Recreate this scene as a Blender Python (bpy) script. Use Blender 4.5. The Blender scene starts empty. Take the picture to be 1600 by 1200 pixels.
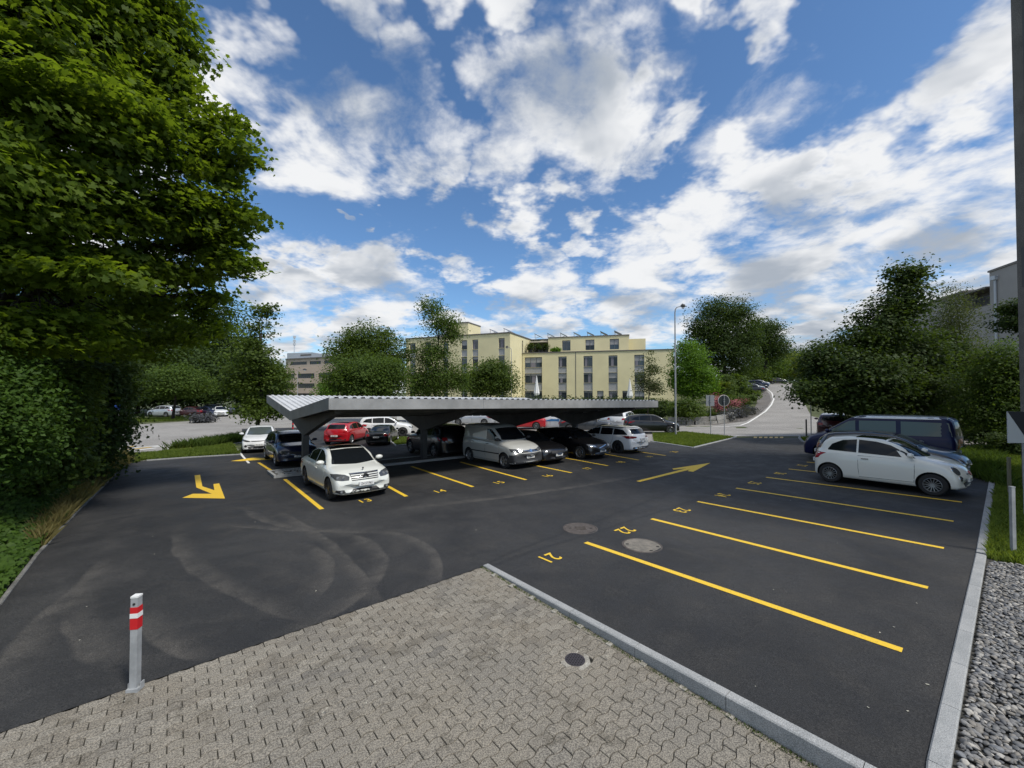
import bpy, bmesh, math, random
import numpy as np
from mathutils import Vector, Matrix, noise as mnoise
from mathutils.bvhtree import BVHTree
from mathutils.geometry import tessellate_polygon
R = math.radians
PI = math.pi
scene = bpy.context.scene
C = scene.collection

# ------------------------------------------------------------------ camera, sky, sun, exposure
CAM_H = 3.0; FPX = 630.0; HOR = 612.0
PITCH = math.atan((HOR-600)/FPX)
cd = bpy.data.cameras.new('camera'); cam = bpy.data.objects.new('camera', cd); C.objects.link(cam)
cam.location = (0, 0, CAM_H); cam.rotation_euler = (PI/2+PITCH, 0, 0)
cd.sensor_width = 36; cd.lens = 36*FPX/1600; cd.clip_end = 3000; cd.clip_start = 0.05
scene.camera = cam
scene.view_settings.view_transform = 'Standard'; scene.view_settings.look = 'None'
scene.view_settings.exposure = 0.14; scene.view_settings.gamma = 1; scene.view_settings.use_curve_mapping = False
SUN_EL, SUN_AZ = R(55), R(128)      # azimuth from +Y towards +X
sd = bpy.data.lights.new('sun', 'SUN'); sd.energy = 3.2; sd.angle = R(9); sd.color = (1, .95, .87)
so = bpy.data.objects.new('sun', sd); C.objects.link(so)
sdir = Vector((math.sin(SUN_AZ)*math.cos(SUN_EL), math.cos(SUN_AZ)*math.cos(SUN_EL), math.sin(SUN_EL)))
so.rotation_euler = sdir.to_track_quat('Z', 'Y').to_euler()
so.location = sdir*50

def raydir(px, py):
    x = (px-800)/FPX; z = -(py-600)/FPX
    c, s = math.cos(PITCH), math.sin(PITCH)
    return Vector((x, c-z*s, s+z*c))

class NT:
    """small node-tree helper"""
    def __init__(s, nt): s.nt = nt; nt.nodes.clear()
    def n(s, t, **k):
        nd = s.nt.nodes.new(t)
        for a, b in k.items(): setattr(nd, a, b)
        return nd
    def put(s, sock, v):
        if isinstance(v, bpy.types.NodeSocket): s.nt.links.new(v, sock)
        elif v is not None:
            if sock.type in ('RGBA',) and len(v) == 3: v = (*v, 1)
            sock.default_value = v
    def m(s, op, a, b=None, c=None, clamp=False):
        nd = s.n('ShaderNodeMath', operation=op, use_clamp=clamp)
        s.put(nd.inputs[0], a)
        if b is not None: s.put(nd.inputs[1], b)
        if c is not None: s.put(nd.inputs[2], c)
        return nd.outputs[0]
    def v(s, op, a, b=None, scale=None):
        nd = s.n('ShaderNodeVectorMath', operation=op)
        s.put(nd.inputs[0], a)
        if b is not None: s.put(nd.inputs[1], b)
        if scale is not None: s.put(nd.inputs['Scale'], scale)
        return nd.outputs['Value'] if op in ('DISTANCE', 'LENGTH', 'DOT_PRODUCT') else nd.outputs['Vector']
    def mix(s, f, a, b, mode='MIX'):
        nd = s.n('ShaderNodeMix', data_type='RGBA', blend_type=mode)
        s.put(nd.inputs[0], f); s.put(nd.inputs[6], a); s.put(nd.inputs[7], b)
        return nd.outputs[2]
    def ss(s, x, a, b, lo=0.0, hi=1.0):
        nd = s.n('ShaderNodeMapRange', interpolation_type='SMOOTHSTEP')
        s.put(nd.inputs[0], x); s.put(nd.inputs[1], a); s.put(nd.inputs[2], b); s.put(nd.inputs[3], lo); s.put(nd.inputs[4], hi)
        return nd.outputs[0]
    def noise(s, vec, scale, detail=4, rough=.55, dist=0.0, out=0):
        nd = s.n('ShaderNodeTexNoise')
        s.put(nd.inputs['Vector'], vec)
        nd.inputs['Scale'].default_value = scale; nd.inputs['Detail'].default_value = detail
        nd.inputs['Roughness'].default_value = rough; nd.inputs['Distortion'].default_value = dist
        return nd.outputs[out]

world = bpy.data.worlds.new('World'); scene.world = world; world.use_nodes = True
def build_world():
    T = NT(world.node_tree)
    tc = T.n('ShaderNodeTexCoord').outputs['Generated']
    sky = T.n('ShaderNodeTexSky', sky_type='NISHITA')
    sky.sun_disc = False; sky.sun_elevation = SUN_EL; sky.sun_rotation = SUN_AZ
    sky.air_density = 1.0; sky.dust_density = .6; sky.ozone_density = 3.0; sky.altitude = 400
    d = T.v('NORMALIZE', tc)
    sep = T.n('ShaderNodeSeparateXYZ'); T.put(sep.inputs[0], d)
    z = T.m('MAXIMUM', sep.outputs[2], 0.0)
    den = T.m('ADD', z, .22)
    cmb = T.n('ShaderNodeCombineXYZ')
    T.put(cmb.inputs[0], T.m('DIVIDE', sep.outputs[0], den)); T.put(cmb.inputs[1], T.m('DIVIDE', sep.outputs[1], den))
    cmb.inputs[2].default_value = 3.7
    p = cmb.outputs[0]
    warp = T.v('SCALE', T.v('SUBTRACT', T.noise(p, 2.6, 5, .6, out=1), (.5, .5, .5)), scale=.42)
    dw = T.v('ADD', d, warp)
    # where the big cloud masses stand in this sky (direction, angular radius)
    bl = [(470,150,120),(560,190,115),(660,235,110),(610,120,90),(850,170,120),(950,170,115),(1035,190,62),(760,130,70),
          (790,255,95),(700,290,55),(560,-10,85),(700,5,70),(820,15,60),(548,328,26),(505,300,22),(1190,25,60),(1110,-5,50),
          (1580,40,130),(1500,140,110),(1400,215,100),(1300,265,80),(1210,300,80),(1470,330,170),(1260,400,140),
          (1100,350,85),(1000,400,90),(900,355,55),(830,390,55),(1000,480,110),(850,475,80),(1150,480,110),(1350,520,130),
          (490,440,65),(600,455,85),(700,440,50),(440,500,90),(560,520,80),(760,520,70),(380,60,75),(330,160,60),(1600,450,150),(200,430,120),(120,250,150)]
    acc = None
    for (x, y, r) in bl:
        c = raydir(x, y).normalized(); e = raydir(x, y-r).normalized(); e2 = raydir(x+r*(1 if x < 800 else -1), y).normalized()
        rad = .5*((c-e).length+(c-e2).length)
        k = T.ss(T.v('DISTANCE', dw, tuple(c)), rad*1.25, rad*.45)
        acc = k if acc is None else T.m('MAXIMUM', acc, k)
    # the rest of the sky (behind and beside the view) carries the same broken cloud
    gen = T.ss(T.noise(p, .9, 3, .5), .44, .58)
    away = T.ss(sep.outputs[1], .45, .05)
    acc = T.m('MAXIMUM', acc, T.m('MULTIPLY', gen, away))
    hz = T.ss(z, .22, .03)
    acc = T.m('MAXIMUM', acc, T.m('MULTIPLY', hz, .72))
    f1 = T.noise(p, 2.6, 6, .58, .35)
    f2 = T.noise(p, 7.5, 5, .62, .3)
    dens = T.m('ADD', T.m('MULTIPLY', acc, .70), T.m('ADD', T.m('MULTIPLY', T.m('SUBTRACT', f1, .5), 2.5), T.m('MULTIPLY', T.m('SUBTRACT', f2, .5), .95)))
    alpha = T.ss(dens, .10, .86)
    # relief: more cloud towards the zenith than here = the grey underside
    up = T.v('ADD', p, T.v('SCALE', p, scale=-.055))
    g1 = T.noise(up, 2.6, 4, .5, .35)
    lowf = T.noise(p, 2.2, 4, .5, .3)
    rel = T.m('ADD', T.m('MULTIPLY', T.m('SUBTRACT', f1, g1), 1.9), T.m('MULTIPLY', T.m('SUBTRACT', f2, .5), .55))
    thick = T.ss(dens, .6, 1.35)
    shade = T.m('ADD', T.m('SUBTRACT', .97, T.m('MULTIPLY', thick, .36)), rel)
    shade = T.m('SUBTRACT', shade, T.m('MULTIPLY', T.ss(lowf, .40, .66), .30))
    shade = T.m('SUBTRACT', shade, T.m('MULTIPLY', T.ss(z, .40, .05), .16))
    shade = T.m('MAXIMUM', T.m('MINIMUM', shade, 1.0), .38)
    ccol = T.mix(T.ss(shade, .35, 1.0), (3.7, 4.15, 4.8), (8.1, 8.2, 8.35))
    blue = T.mix(1.0, sky.outputs[0], (.95, 1.20, 1.36), 'MULTIPLY')
    col = T.mix(alpha, blue, ccol)
    bg = T.n('ShaderNodeBackground'); T.put(bg.inputs[0], col); bg.inputs[1].default_value = .1
    out = T.n('ShaderNodeOutputWorld'); T.nt.links.new(bg.outputs[0], out.inputs[0])
build_world()
world.cycles.sampling_method = 'MANUAL'; world.cycles.sample_map_resolution = 512

# ------------------------------------------------------------------ terrain
VD = Vector((-.644, .765)).normalized(); UD = Vector((VD.y, -VD.x))
def sm(x):
    x = min(1, max(0, x)); return x*x*(3-2*x)
def terr(x, y):
    v = x*VD.x + y*VD.y
    z = -.0194*(v if v < 18 else 18 + 8*(1-math.exp(-(v-18)/8)))
    if v < -3: z = -.0194*(-3)
    # street climbing away on the right
    s = (x-19)*.557 + (y-31)*.83; t = (x-19)*.83 - (y-31)*.557
    if s > 0:
        h = .073*max(0, s-4-3*(1-math.exp(-s/6))) if s < 90 else .073*(83) + .02*(s-90)
        z += h*sm((t+66)/36)
    return z
def G(px, py, off=0.0):
    """ground point seen at a photo pixel"""
    d = raydir(px, py); t = 1.0; last = 0
    f = lambda t: CAM_H + d.z*t - terr(d.x*t, d.y*t)
    while f(t) > 0 and t < 400: last = t; t *= 1.03
    a, b = last, t
    for _ in range(30):
        m = .5*(a+b)
        if f(m) > 0: a = m
        else: b = m
    return Vector((d.x*b, d.y*b, terr(d.x*b, d.y*b)+off))
def P(px, py, dist):
    """point at a given depth (metres along +Y)"""
    d = raydir(px, py); k = dist/d.y
    return Vector((d.x*k, dist, CAM_H+d.z*k))
def UV(u, v, off=0.0):
    p = UD*u + VD*v
    return Vector((p.x, p.y, terr(p.x, p.y)+off))

# ------------------------------------------------------------------ object helpers
def tag(o, label=None, cat=None, group=None, kind=None):
    if label: o['label'] = label
    if cat: o['category'] = cat
    if group: o['group'] = group
    if kind: o['kind'] = kind
    return o
def empty(name, label, cat, loc=(0,0,0), rz=0, group=None):
    o = bpy.data.objects.new(name, None); C.objects.link(o); o.location = loc; o.rotation_euler = (0,0,rz)
    o.empty_display_size = .2
    return tag(o, label, cat, group)
def link(name, me, parent=None, **k):
    o = bpy.data.objects.new(name, me); C.objects.link(o)
    if parent is not None: o.parent = parent
    return tag(o, **k)
def mesh_np(name, verts, faces_flat, counts, mats, smooth=False, midx=None):
    me = bpy.data.meshes.new(name)
    nv = len(verts); nf = len(counts)
    me.vertices.add(nv); me.vertices.foreach_set('co', np.asarray(verts, dtype=np.float32).ravel())
    me.loops.add(len(faces_flat)); me.loops.foreach_set('vertex_index', np.asarray(faces_flat, dtype=np.int32))
    me.polygons.add(nf)
    st = np.concatenate([[0], np.cumsum(counts)[:-1]]).astype(np.int32)
    me.polygons.foreach_set('loop_start', st); me.polygons.foreach_set('loop_total', np.asarray(counts, dtype=np.int32))
    if midx is not None: me.polygons.foreach_set('material_index', np.asarray(midx, dtype=np.int32))
    if smooth: me.polygons.foreach_set('use_smooth', np.ones(nf, dtype=bool))
    me.update(calc_edges=True)
    for m in (mats if isinstance(mats, (list, tuple)) else [mats]): me.materials.append(m)
    return me
class MB:
    """collects simple solids into one mesh"""
    def __init__(s): s.v = []; s.f = []; s.mi = []; s.cur = 0
    def add(s, vs, fs):
        b = len(s.v); s.v += [tuple(v) for v in vs]; s.f += [tuple(i+b for i in f) for f in fs]; s.mi += [s.cur]*len(fs); return s
    def box(s, lo, hi, M=None):
        x0,y0,z0 = lo; x1,y1,z1 = hi
        vs = [Vector(p) for p in ((x0,y0,z0),(x1,y0,z0),(x1,y1,z0),(x0,y1,z0),(x0,y0,z1),(x1,y0,z1),(x1,y1,z1),(x0,y1,z1))]
        if M is not None: vs = [M @ v for v in vs]
        return s.add(vs, [(0,3,2,1),(4,5,6,7),(0,1,5,4),(1,2,6,5),(2,3,7,6),(3,0,4,7)])
    def tube(s, pts, rads, n=8, cap=True):
        pts = [Vector(p) for p in pts]
        if not isinstance(rads, (list, tuple)): rads = [rads]*len(pts)
        vs = []; fs = []
        for i, p in enumerate(pts):
            d = (pts[min(i+1, len(pts)-1)]-pts[max(i-1, 0)]).normalized()
            a = d.orthogonal() if abs(d.z) > .95 else d.cross(Vector((0,0,1)))
            a.normalize(); b = d.cross(a)
            if i and (a.dot(pa) < 0): a = -a; b = -b
            pa = a
            for k in range(n):
                t = 2*PI*k/n; vs.append(p + (a*math.cos(t)+b*math.sin(t))*rads[i])
        for i in range(len(pts)-1):
            for k in range(n):
                fs.append((i*n+k, i*n+(k+1)%n, (i+1)*n+(k+1)%n, (i+1)*n+k))
        if cap:
            fs.append(tuple(range(n-1, -1, -1))); fs.append(tuple((len(pts)-1)*n+k for k in range(n)))
        return s.add(vs, fs)
    def prism(s, poly, d, M=None):
        """closed outline (list of Vector) extruded by vector d"""
        vs = [Vector(p) for p in poly]; n = len(vs); vs += [v+Vector(d) for v in vs]
        if M is not None: vs = [M @ v for v in vs]
        return s.add(vs, [tuple(range(n-1,-1,-1)), tuple(range(n, 2*n))] + [(i, (i+1)%n, n+(i+1)%n, n+i) for i in range(n)])
    def mesh(s, name, mats, smooth=False):
        me = bpy.data.meshes.new(name); me.from_pydata(s.v, [], s.f); me.update()
        for m in (mats if isinstance(mats, (list, tuple)) else [mats]): me.materials.append(m)
        if s.mi: me.polygons.foreach_set('material_index', s.mi)
        bm = bmesh.new(); bm.from_mesh(me); bmesh.ops.recalc_face_normals(bm, faces=bm.faces); bm.to_mesh(me); bm.free()
        if smooth:
            me.polygons.foreach_set('use_smooth', [True]*len(me.polygons))
            try: me.set_sharp_from_angle(angle=R(38))
            except Exception: pass
        return me
    def build(s, name, mats, parent=None, smooth=False, **k):
        return link(name, s.mesh(name, mats, smooth), parent, **k)

# ------------------------------------------------------------------ materials
MC = {}
def mat(name, col, rough=.6, metal=0.0, spec=.5, coat=0.0, emit=None):
    if name in MC: return MC[name]
    m = bpy.data.materials.new(name); m.use_nodes = True
    b = m.node_tree.nodes['Principled BSDF']
    b.inputs['Base Color'].default_value = (*col, 1); b.inputs['Roughness'].default_value = rough
    b.inputs['Metallic'].default_value = metal; b.inputs['Specular IOR Level'].default_value = spec
    if coat: b.inputs['Coat Weight'].default_value = coat; b.inputs['Coat Roughness'].default_value = .04
    MC[name] = m; return m
def nmat(name, fn):
    if name in MC: return MC[name]
    m = bpy.data.materials.new(name); m.use_nodes = True
    T = NT(m.node_tree)
    b = T.n('ShaderNodeBsdfPrincipled'); o = T.n('ShaderNodeOutputMaterial')
    T.nt.links.new(b.outputs[0], o.inputs[0])
    fn(T, b, o)
    MC[name] = m; return m
def bump(T, b, h, strength=.3, dist=.01):
    n = T.n('ShaderNodeBump'); n.inputs['Strength'].default_value = strength; n.inputs['Distance'].default_value = dist
    T.put(n.inputs['Height'], h); T.nt.links.new(n.outputs[0], b.inputs['Normal'])
def two_tone(name, c1, c2, scale, rough=.85, detail=5, bs=.3, bd=.01, fine=None, spec=.4):
    def fn(T, b, o):
        pos = T.n('ShaderNodeNewGeometry').outputs['Position']
        a = T.noise(pos, scale, detail, .6)
        c = T.mix(T.ss(a, .3, .7), c1, c2)
        if fine:
            g = T.noise(pos, fine, 2, .7); c = T.mix(T.ss(g, .35, .7), T.mix(1, c, (.62,.62,.62), 'MULTIPLY'), T.mix(1, c, (1.3,1.3,1.3), 'MULTIPLY'))
            bump(T, b, g, bs, bd)
        else: bump(T, b, a, bs, bd)
        T.put(b.inputs['Base Color'], c); b.inputs['Roughness'].default_value = rough; b.inputs['Specular IOR Level'].default_value = spec
    return nmat(name, fn)

def circ3(a, b, c):
    ax,ay,bx,by,cx,cy = a.x,a.y,b.x,b.y,c.x,c.y
    d = 2*(ax*(by-cy)+bx*(cy-ay)+cx*(ay-by))
    ux = ((ax*ax+ay*ay)*(by-cy)+(bx*bx+by*by)*(cy-ay)+(cx*cx+cy*cy)*(ay-by))/d
    uy = ((ax*ax+ay*ay)*(cx-bx)+(bx*bx+by*by)*(ax-cx)+(cx*cx+cy*cy)*(bx-ax))/d
    return ux, uy, math.hypot(ax-ux, ay-uy)
def asphalt_fn(T, b, o):
    pos = T.n('ShaderNodeNewGeometry').outputs['Position']
    big = T.noise(pos, .35, 5, .6, .6); mid = T.noise(pos, 1.6, 5, .65, .4); fine = T.noise(pos, 95, 3, .75); gr = T.noise(pos, 38, 3, .7)
    col = T.mix(T.ss(big, .32, .68), (.025,.0255,.027), (.045,.0445,.0445))
    col = T.mix(T.m('MULTIPLY', T.ss(mid, .46, .75), .25), col, (.078,.074,.069))
    # dusty curved tyre tracks
    arcs = [((272,830),(300,895),(470,970),.07),((525,832),(603,875),(540,950),.07),((380,795),(450,825),(525,832),.06),((575,827),(670,855),(690,900),.055),((350,820),(450,829),(575,827),.05),
            ((130,900),(100,960),(200,1055),.08),((220,965),(240,1003),(320,1033),.07),((440,800),(520,850),(572,905),.06),((0,1045),(50,975),(150,900),.09),((470,850),(520,880),(500,930),.06),((690,790),(860,768),(1010,742),.08)]
    sepn = T.n('ShaderNodeSeparateXYZ'); T.put(sepn.inputs[0], pos)
    c2 = T.n('ShaderNodeCombineXYZ'); T.put(c2.inputs[0], sepn.outputs[0]); T.put(c2.inputs[1], sepn.outputs[1]); p2 = c2.outputs[0]
    wob = T.v('ADD', p2, T.v('SCALE', T.v('SUBTRACT', T.noise(pos, .8, 3, .5, out=1), (.5,.5,.5)), scale=.22))
    acc = None
    for a_, b_, c_, w in arcs:
        A, B, Cc = G(*a_), G(*b_), G(*c_); ux, uy, r = circ3(A, B, Cc)
        dist = T.m('SUBTRACT', T.v('DISTANCE', wob, (ux, uy, 0)), r)
        k = T.m('MULTIPLY', T.ss(dist, w*.9, 0.0), T.ss(dist, -w*5.5, 0.0))
        half = .62*max((A-B).length, (B-Cc).length, .5*(A-Cc).length) * 1.3
        k = T.m('MULTIPLY', k, T.ss(T.v('DISTANCE', wob, (B.x, B.y, 0)), half*1.5, half*.6))
        acc = k if acc is None else T.m('MAXIMUM', acc, k)
    acc = T.m('MULTIPLY', acc, T.ss(T.noise(pos, 2.2, 4, .6), .3, .65, .25, 1.0))
    col = T.mix(T.m('MULTIPLY', acc, .55), col, (.115,.106,.095))
    # laying seams
    for a_, b_ in (((757,880),(1232,700)),((560,905),(600,895)),((1232,735),(700,905)),((1500,735),(1180,812))):
        A, B = G(*a_), G(*b_); dx = (B-A).normalized(); nrm = (-dx.y, dx.x, 0)
        dd = T.m('ABSOLUTE', T.m('SUBTRACT', T.v('DOT_PRODUCT', wob, nrm), A.x*nrm[0]+A.y*nrm[1]))
        al = T.v('DOT_PRODUCT', wob, (dx.x, dx.y, 0)); a0 = A.x*dx.x+A.y*dx.y
        k = T.m('MULTIPLY', T.ss(dd, .09, .01), T.m('MULTIPLY', T.ss(al, a0-.3, a0+.3), T.ss(al, a0+(B-A).length+.5, a0+(B-A).length-.5)))
        col = T.mix(T.m('MULTIPLY', k, .45), col, (.018,.019,.021))
    col = T.mix(T.ss(fine, .35, .75), T.mix(1, col, (.5,.5,.5), 'MULTIPLY'), T.mix(1, col, (1.7,1.68,1.63), 'MULTIPLY'))
    col = T.mix(T.ss(gr, .3, .7), T.mix(1, col, (.82,.82,.82), 'MULTIPLY'), T.mix(1, col, (1.18,1.18,1.17), 'MULTIPLY'))
    spk = T.ss(T.noise(pos, 60, 2, .5), .72, .78)
    col = T.mix(T.m('MULTIPLY', spk, .25), col, (.2,.19,.18))
    T.put(b.inputs['Base Color'], col)
    T.put(b.inputs['Roughness'], T.ss(mid, .3, .7, .62, .82)); b.inputs['Specular IOR Level'].default_value = .35
    bump(T, b, T.m('ADD', fine, gr), .55, .006)
M_asph = nmat('asphalt_dark', asphalt_fn)
M_street = two_tone('asphalt_street', (.26,.247,.228), (.34,.325,.30), .3, .9, fine=40)
M_walk = two_tone('asphalt_sidewalk', (.13,.12,.11), (.18,.165,.15), .5, .9, fine=40)
M_soil = two_tone('soil_ground', (.05,.062,.024), (.10,.115,.042), 1.5, .95, fine=14, bd=.05)
M_granite = two_tone('granite', (.30,.31,.31), (.38,.385,.38), 3, .8, fine=120, bd=.003)
M_gravelbed = two_tone('gravel_bed', (.03,.03,.028), (.07,.068,.06), 8, .95, fine=40)
M_joint = two_tone('joint_sand', (.02,.019,.015), (.045,.042,.03), 6, .95, fine=80)
def paint_fn(c):
    def fn(T, b, o):
        pos = T.n('ShaderNodeNewGeometry').outputs['Position']
        w = T.noise(pos, 26, 4, .7); g = T.noise(pos, 140, 2, .7)
        col = T.mix(T.m('MULTIPLY', T.ss(w, .56, .66), .5), c, tuple(x*.35+.03 for x in c))
        col = T.mix(T.m('MULTIPLY', T.ss(g, .55, .8), .35), col, tuple(x*.5 for x in c))
        T.put(b.inputs['Base Color'], col); b.inputs['Roughness'].default_value = .65; bump(T, b, g, .3, .003)
    return fn
M_yellow = nmat('yellow_road_paint', paint_fn((.80,.52,.035)))
M_whitep = nmat('white_road_paint', paint_fn((.75,.74,.70)))
M_yellowold = nmat('worn_yellow_paint', paint_fn((.72,.50,.16)))

def sheet(name, poly, off, m, cell=2.0, kind='structure', parent=None, drop=None, **k):
    """ground sheet draped over the terrain; poly is a list of world xy"""
    bm = bmesh.new()
    vs = [bm.verts.new((p[0], p[1], 0)) for p in poly]
    for t in tessellate_polygon([[Vector((p[0], p[1], 0)) for p in poly]]):
        try: bm.faces.new([vs[i] for i in t])
        except ValueError: pass
    bmesh.ops.recalc_face_normals(bm, faces=bm.faces)
    xs = [p[0] for p in poly]; ys = [p[1] for p in poly]
    for ax, lo, hi in ((0, min(xs), max(xs)), (1, min(ys), max(ys))):
        c = math.ceil(lo/cell)*cell
        while c < hi:
            co = [0,0,0]; no = [0,0,0]; co[ax] = c; no[ax] = 1
            bmesh.ops.bisect_plane(bm, geom=bm.verts[:]+bm.edges[:]+bm.faces[:], plane_co=co, plane_no=no); c += cell
    for v in bm.verts: v.co.z = terr(v.co.x, v.co.y)+off-(drop(v.co) if drop else 0)
    bmesh.ops.recalc_face_normals(bm, faces=bm.faces)
    for f in bm.faces:
        if f.normal.z < 0: f.normal_flip()
    me = bpy.data.meshes.new(name); bm.to_mesh(me); bm.free(); me.materials.append(m)
    return link(name, me, parent, kind=kind, **k)
def pix(l): return [G(*p) for p in l]
def strip(pts, w):
    """outline of a ribbon of width w along a polyline of ground points"""
    L, Rr = [], []
    for i, p in enumerate(pts):
        d = (pts[min(i+1, len(pts)-1)]-pts[max(i-1, 0)]); d = Vector((d.x, d.y)).normalized(); n = Vector((-d.y, d.x))
        L.append((p.x+n.x*w/2, p.y+n.y*w/2)); Rr.append((p.x-n.x*w/2, p.y-n.y*w/2))
    return L+Rr[::-1]
# ================================================================== GROUND AND MARKINGS
random.seed(4); np.random.seed(4)
# base ground: fine near, coarse far
def base_ground():
    xs = list(np.arange(-90, 110.1, 2.0)); ys = list(np.arange(-12, 150.1, 2.0))
    xs = [-900, -500, -300, -200, -140] + xs + [150, 220, 320, 520, 900]; ys = [-300, -120, -40] + ys + [190, 250, 350, 600, 1200]
    V = [(x, y, terr(x, y)-.03-(.3 if (y < 9 and abs(x) < 9) else 0)) for y in ys for x in xs]; n = len(xs); F = []
    for j in range(len(ys)-1):
        for i in range(n-1): F += [j*n+i, j*n+i+1, (j+1)*n+i+1, (j+1)*n+i]
    me = mesh_np('ground', V, F, [4]*(len(F)//4), M_soil, smooth=True)
    link('ground', me, kind='structure')
base_ground()
EDGE_V = G(757,883).to_2d().dot(VD); KU = G(757,883).to_2d().dot(UD)
paving_px = [(-420,1290),(757,885),(1350,1200),(1460,1262)]
street_px = [(-700,1000),(-300,800),(0,722),(175,712),(260,706),(330,699),(372,692),(560,690),(700,692),(1020,692),(1075,684),(1150,681.5),(1250,681.5),(1300,686),(1420,694),(1700,705),(2200,720),
             (2200,655),(1700,655),(1500,652),(1285,654),(1268,650),(1262,640),(1252,618),(1242,598.2),(1192,598.2),(1188,606),(1203,620),(1199,632),(1188,645),(1165,657),(1100,663),(1050,661),
             (900,651),(760,650),(640,652),(560,647),(430,644),(335,650),(310,657),(200,664),(60,668),(-300,672),(-1200,690)]
street_px = [p for p in street_px]
sheet('street', pix(street_px), -.012, M_street, cell=3)
walk_px = [(1050,664),(1120,663.5),(1165,658),(1186,647),(1199,636),(1205,626),(1203,617),(1194,607),(1178,607),(1182,618),(1183,630),(1176,642),(1150,652),(1120,657),(1050,658)]
sheet('sidewalk', pix(walk_px), .006, M_walk, cell=3)
lot_px = [(-420,1290),(-260,1120),(0,948),(60,868),(125,798),(188,735),(210,722),(290,716),(374,711),(380,690),(378,670),(470,668),(560,668),(590,676),(604,684),(618,697),(645,694),(720,690),(860,686),(1000,690),(1017,691),(1082,700),(1148,684),(1249,684),
          (1262,692),(1285,698),(1340,706),(1450,712),(1555,712),(1531,868),(1462,1200),(1452,1262),(1460,1262),(757,885)]
lot = sheet('parking_lot', pix(lot_px), .004, M_asph, cell=2)
def drop(p):
    v = p[0]*VD.x+p[1]*VD.y; return .032*max(0, EDGE_V-.05-v)
paving = sheet('block_paving', pix(paving_px), -.02, M_joint, cell=1, drop=drop)

# --- wavy interlocking paving blocks
def paver_fn(T, b, o):
    g = T.n('ShaderNodeNewGeometry'); pos = g.outputs['Position']; isl = g.outputs['Random Per Island']
    big = T.noise(pos, .8, 4, .6); fine = T.noise(pos, 85, 3, .85); mid = T.noise(pos, 45, 3, .7)
    c = T.mix(T.ss(big, .35, .65), (.180,.160,.130), (.138,.129,.115))
    c = T.mix(T.m('MULTIPLY', isl, .8), c, (.235,.218,.187))
    st = T.noise(pos, 2.7, 4, .7, .6); c = T.mix(T.m('MULTIPLY', T.ss(st, .52, .72), .65), c, (.085,.075,.058))
    c = T.mix(T.ss(fine, .33, .66), T.mix(1, c, (.30,.30,.30), 'MULTIPLY'), T.mix(1, c, (1.8,1.77,1.7), 'MULTIPLY'))
    T.put(b.inputs['Base Color'], c); b.inputs['Roughness'].default_value = .9
    bump(T, b, T.m('ADD', fine, mid), .8, .006)
M_paver = nmat('paving_concrete', paver_fn)
def paver_shape(L=.2, D=.118, A=.016, g=.0036, n=8):
    top = []
    w = lambda x: A*math.sin(2*PI*x/L)
    lo = [(g+(L-2*g)*i/n, w(g+(L-2*g)*i/n)+g) for i in range(n+1)]
    hi = [(g+(L-2*g)*i/n, w(g+(L-2*g)*i/n)+D-g) for i in range(n+1)]
    out = lo+hi[::-1]; cx, cy = L/2, D/2
    ins = [(cx+(x-cx)*.965, cy+(y-cy)*.93) for x, y in out]
    N = len(out)
    V = [(x, y, -.03) for x, y in out]+[(x, y, -.005) for x, y in out]+[(x, y, 0) for x, y in ins]
    F = [(i, (i+1)%N, N+(i+1)%N, N+i) for i in range(N)]+[(N+i, N+(i+1)%N, 2*N+(i+1)%N, 2*N+i) for i in range(N)]+[tuple(range(2*N, 3*N))]
    return V, F
PL, PD = .225, .1125
pvs = []; pmes = []
for sg in (1, -1):   # the wave runs through every row: blocks offset by half a length carry its other half first
    pv, pf = paver_shape(PL, PD, .018*sg); pvs.append(pv)
    pme = bpy.data.meshes.new('paver'); pme.from_pydata(pv, [], pf); pme.materials.append(M_paver); pme.update(); pmes.append(pme)
corner = G(757,885)
cell = []
def inside_paving(u, v): return v < EDGE_V-.02 and u < KU-.09
for j in range(0, 54):
    v0 = EDGE_V-.03-(j+1)*PD
    for i in range(-2, 50):
        u0 = KU-.05-PL*(i+1)+(PL/2 if j % 2 else 0)
        c = UD*(u0+PL/2)+VD*(v0+PD/2)
        if c.y < 2.55 or c.x < -5.6 or c.x > 4.6 or u0+PL > KU+.08: continue
        if c.length < 2.7: continue
        cell.append((c.x*c.x+c.y*c.y, u0, v0, j % 2))
DRAIN = G(898.5,1019)
cell = [q for q in cell if ((UD*(q[1]+PL/2)+VD*(q[2]+PD/2))-Vector((DRAIN.x, DRAIN.y))).length > .15]
cell.sort(); rv = []; rf = []
ang = math.atan2(UD.y, UD.x)
shown = [q for q in cell if (lambda c: c.y > 3.15 and abs(c.x) < 1.28*c.y)(UD*q[1]+VD*q[2])]
first = set(id(q) for q in shown[:300])
for q in cell:
    _, u0, v0, par = q
    c = UD*u0+VD*v0; z = terr(c.x, c.y)-drop(c)+random.uniform(-.002, .0022)
    tx, ty = random.uniform(-.010,.010), random.uniform(-.010,.010)
    M = Matrix.Translation((c.x, c.y, z)) @ Matrix.Rotation(ang+random.uniform(-.006,.006), 4, 'Z') @ Matrix.Rotation(tx, 4, 'X') @ Matrix.Rotation(ty, 4, 'Y')
    if id(q) in first:
        o = link('paver', pmes[par], paving); o.matrix_local = M
    else:
        b0 = len(rv); rv += [tuple(M @ Vector(p)) for p in pvs[par]]; rf += [tuple(a+b0 for a in f) for f in pf]
me = bpy.data.meshes.new('pavers_further_away'); me.from_pydata(rv, [], rf); me.materials.append(M_paver)
link('paver', me, paving, kind='stuff')
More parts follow.
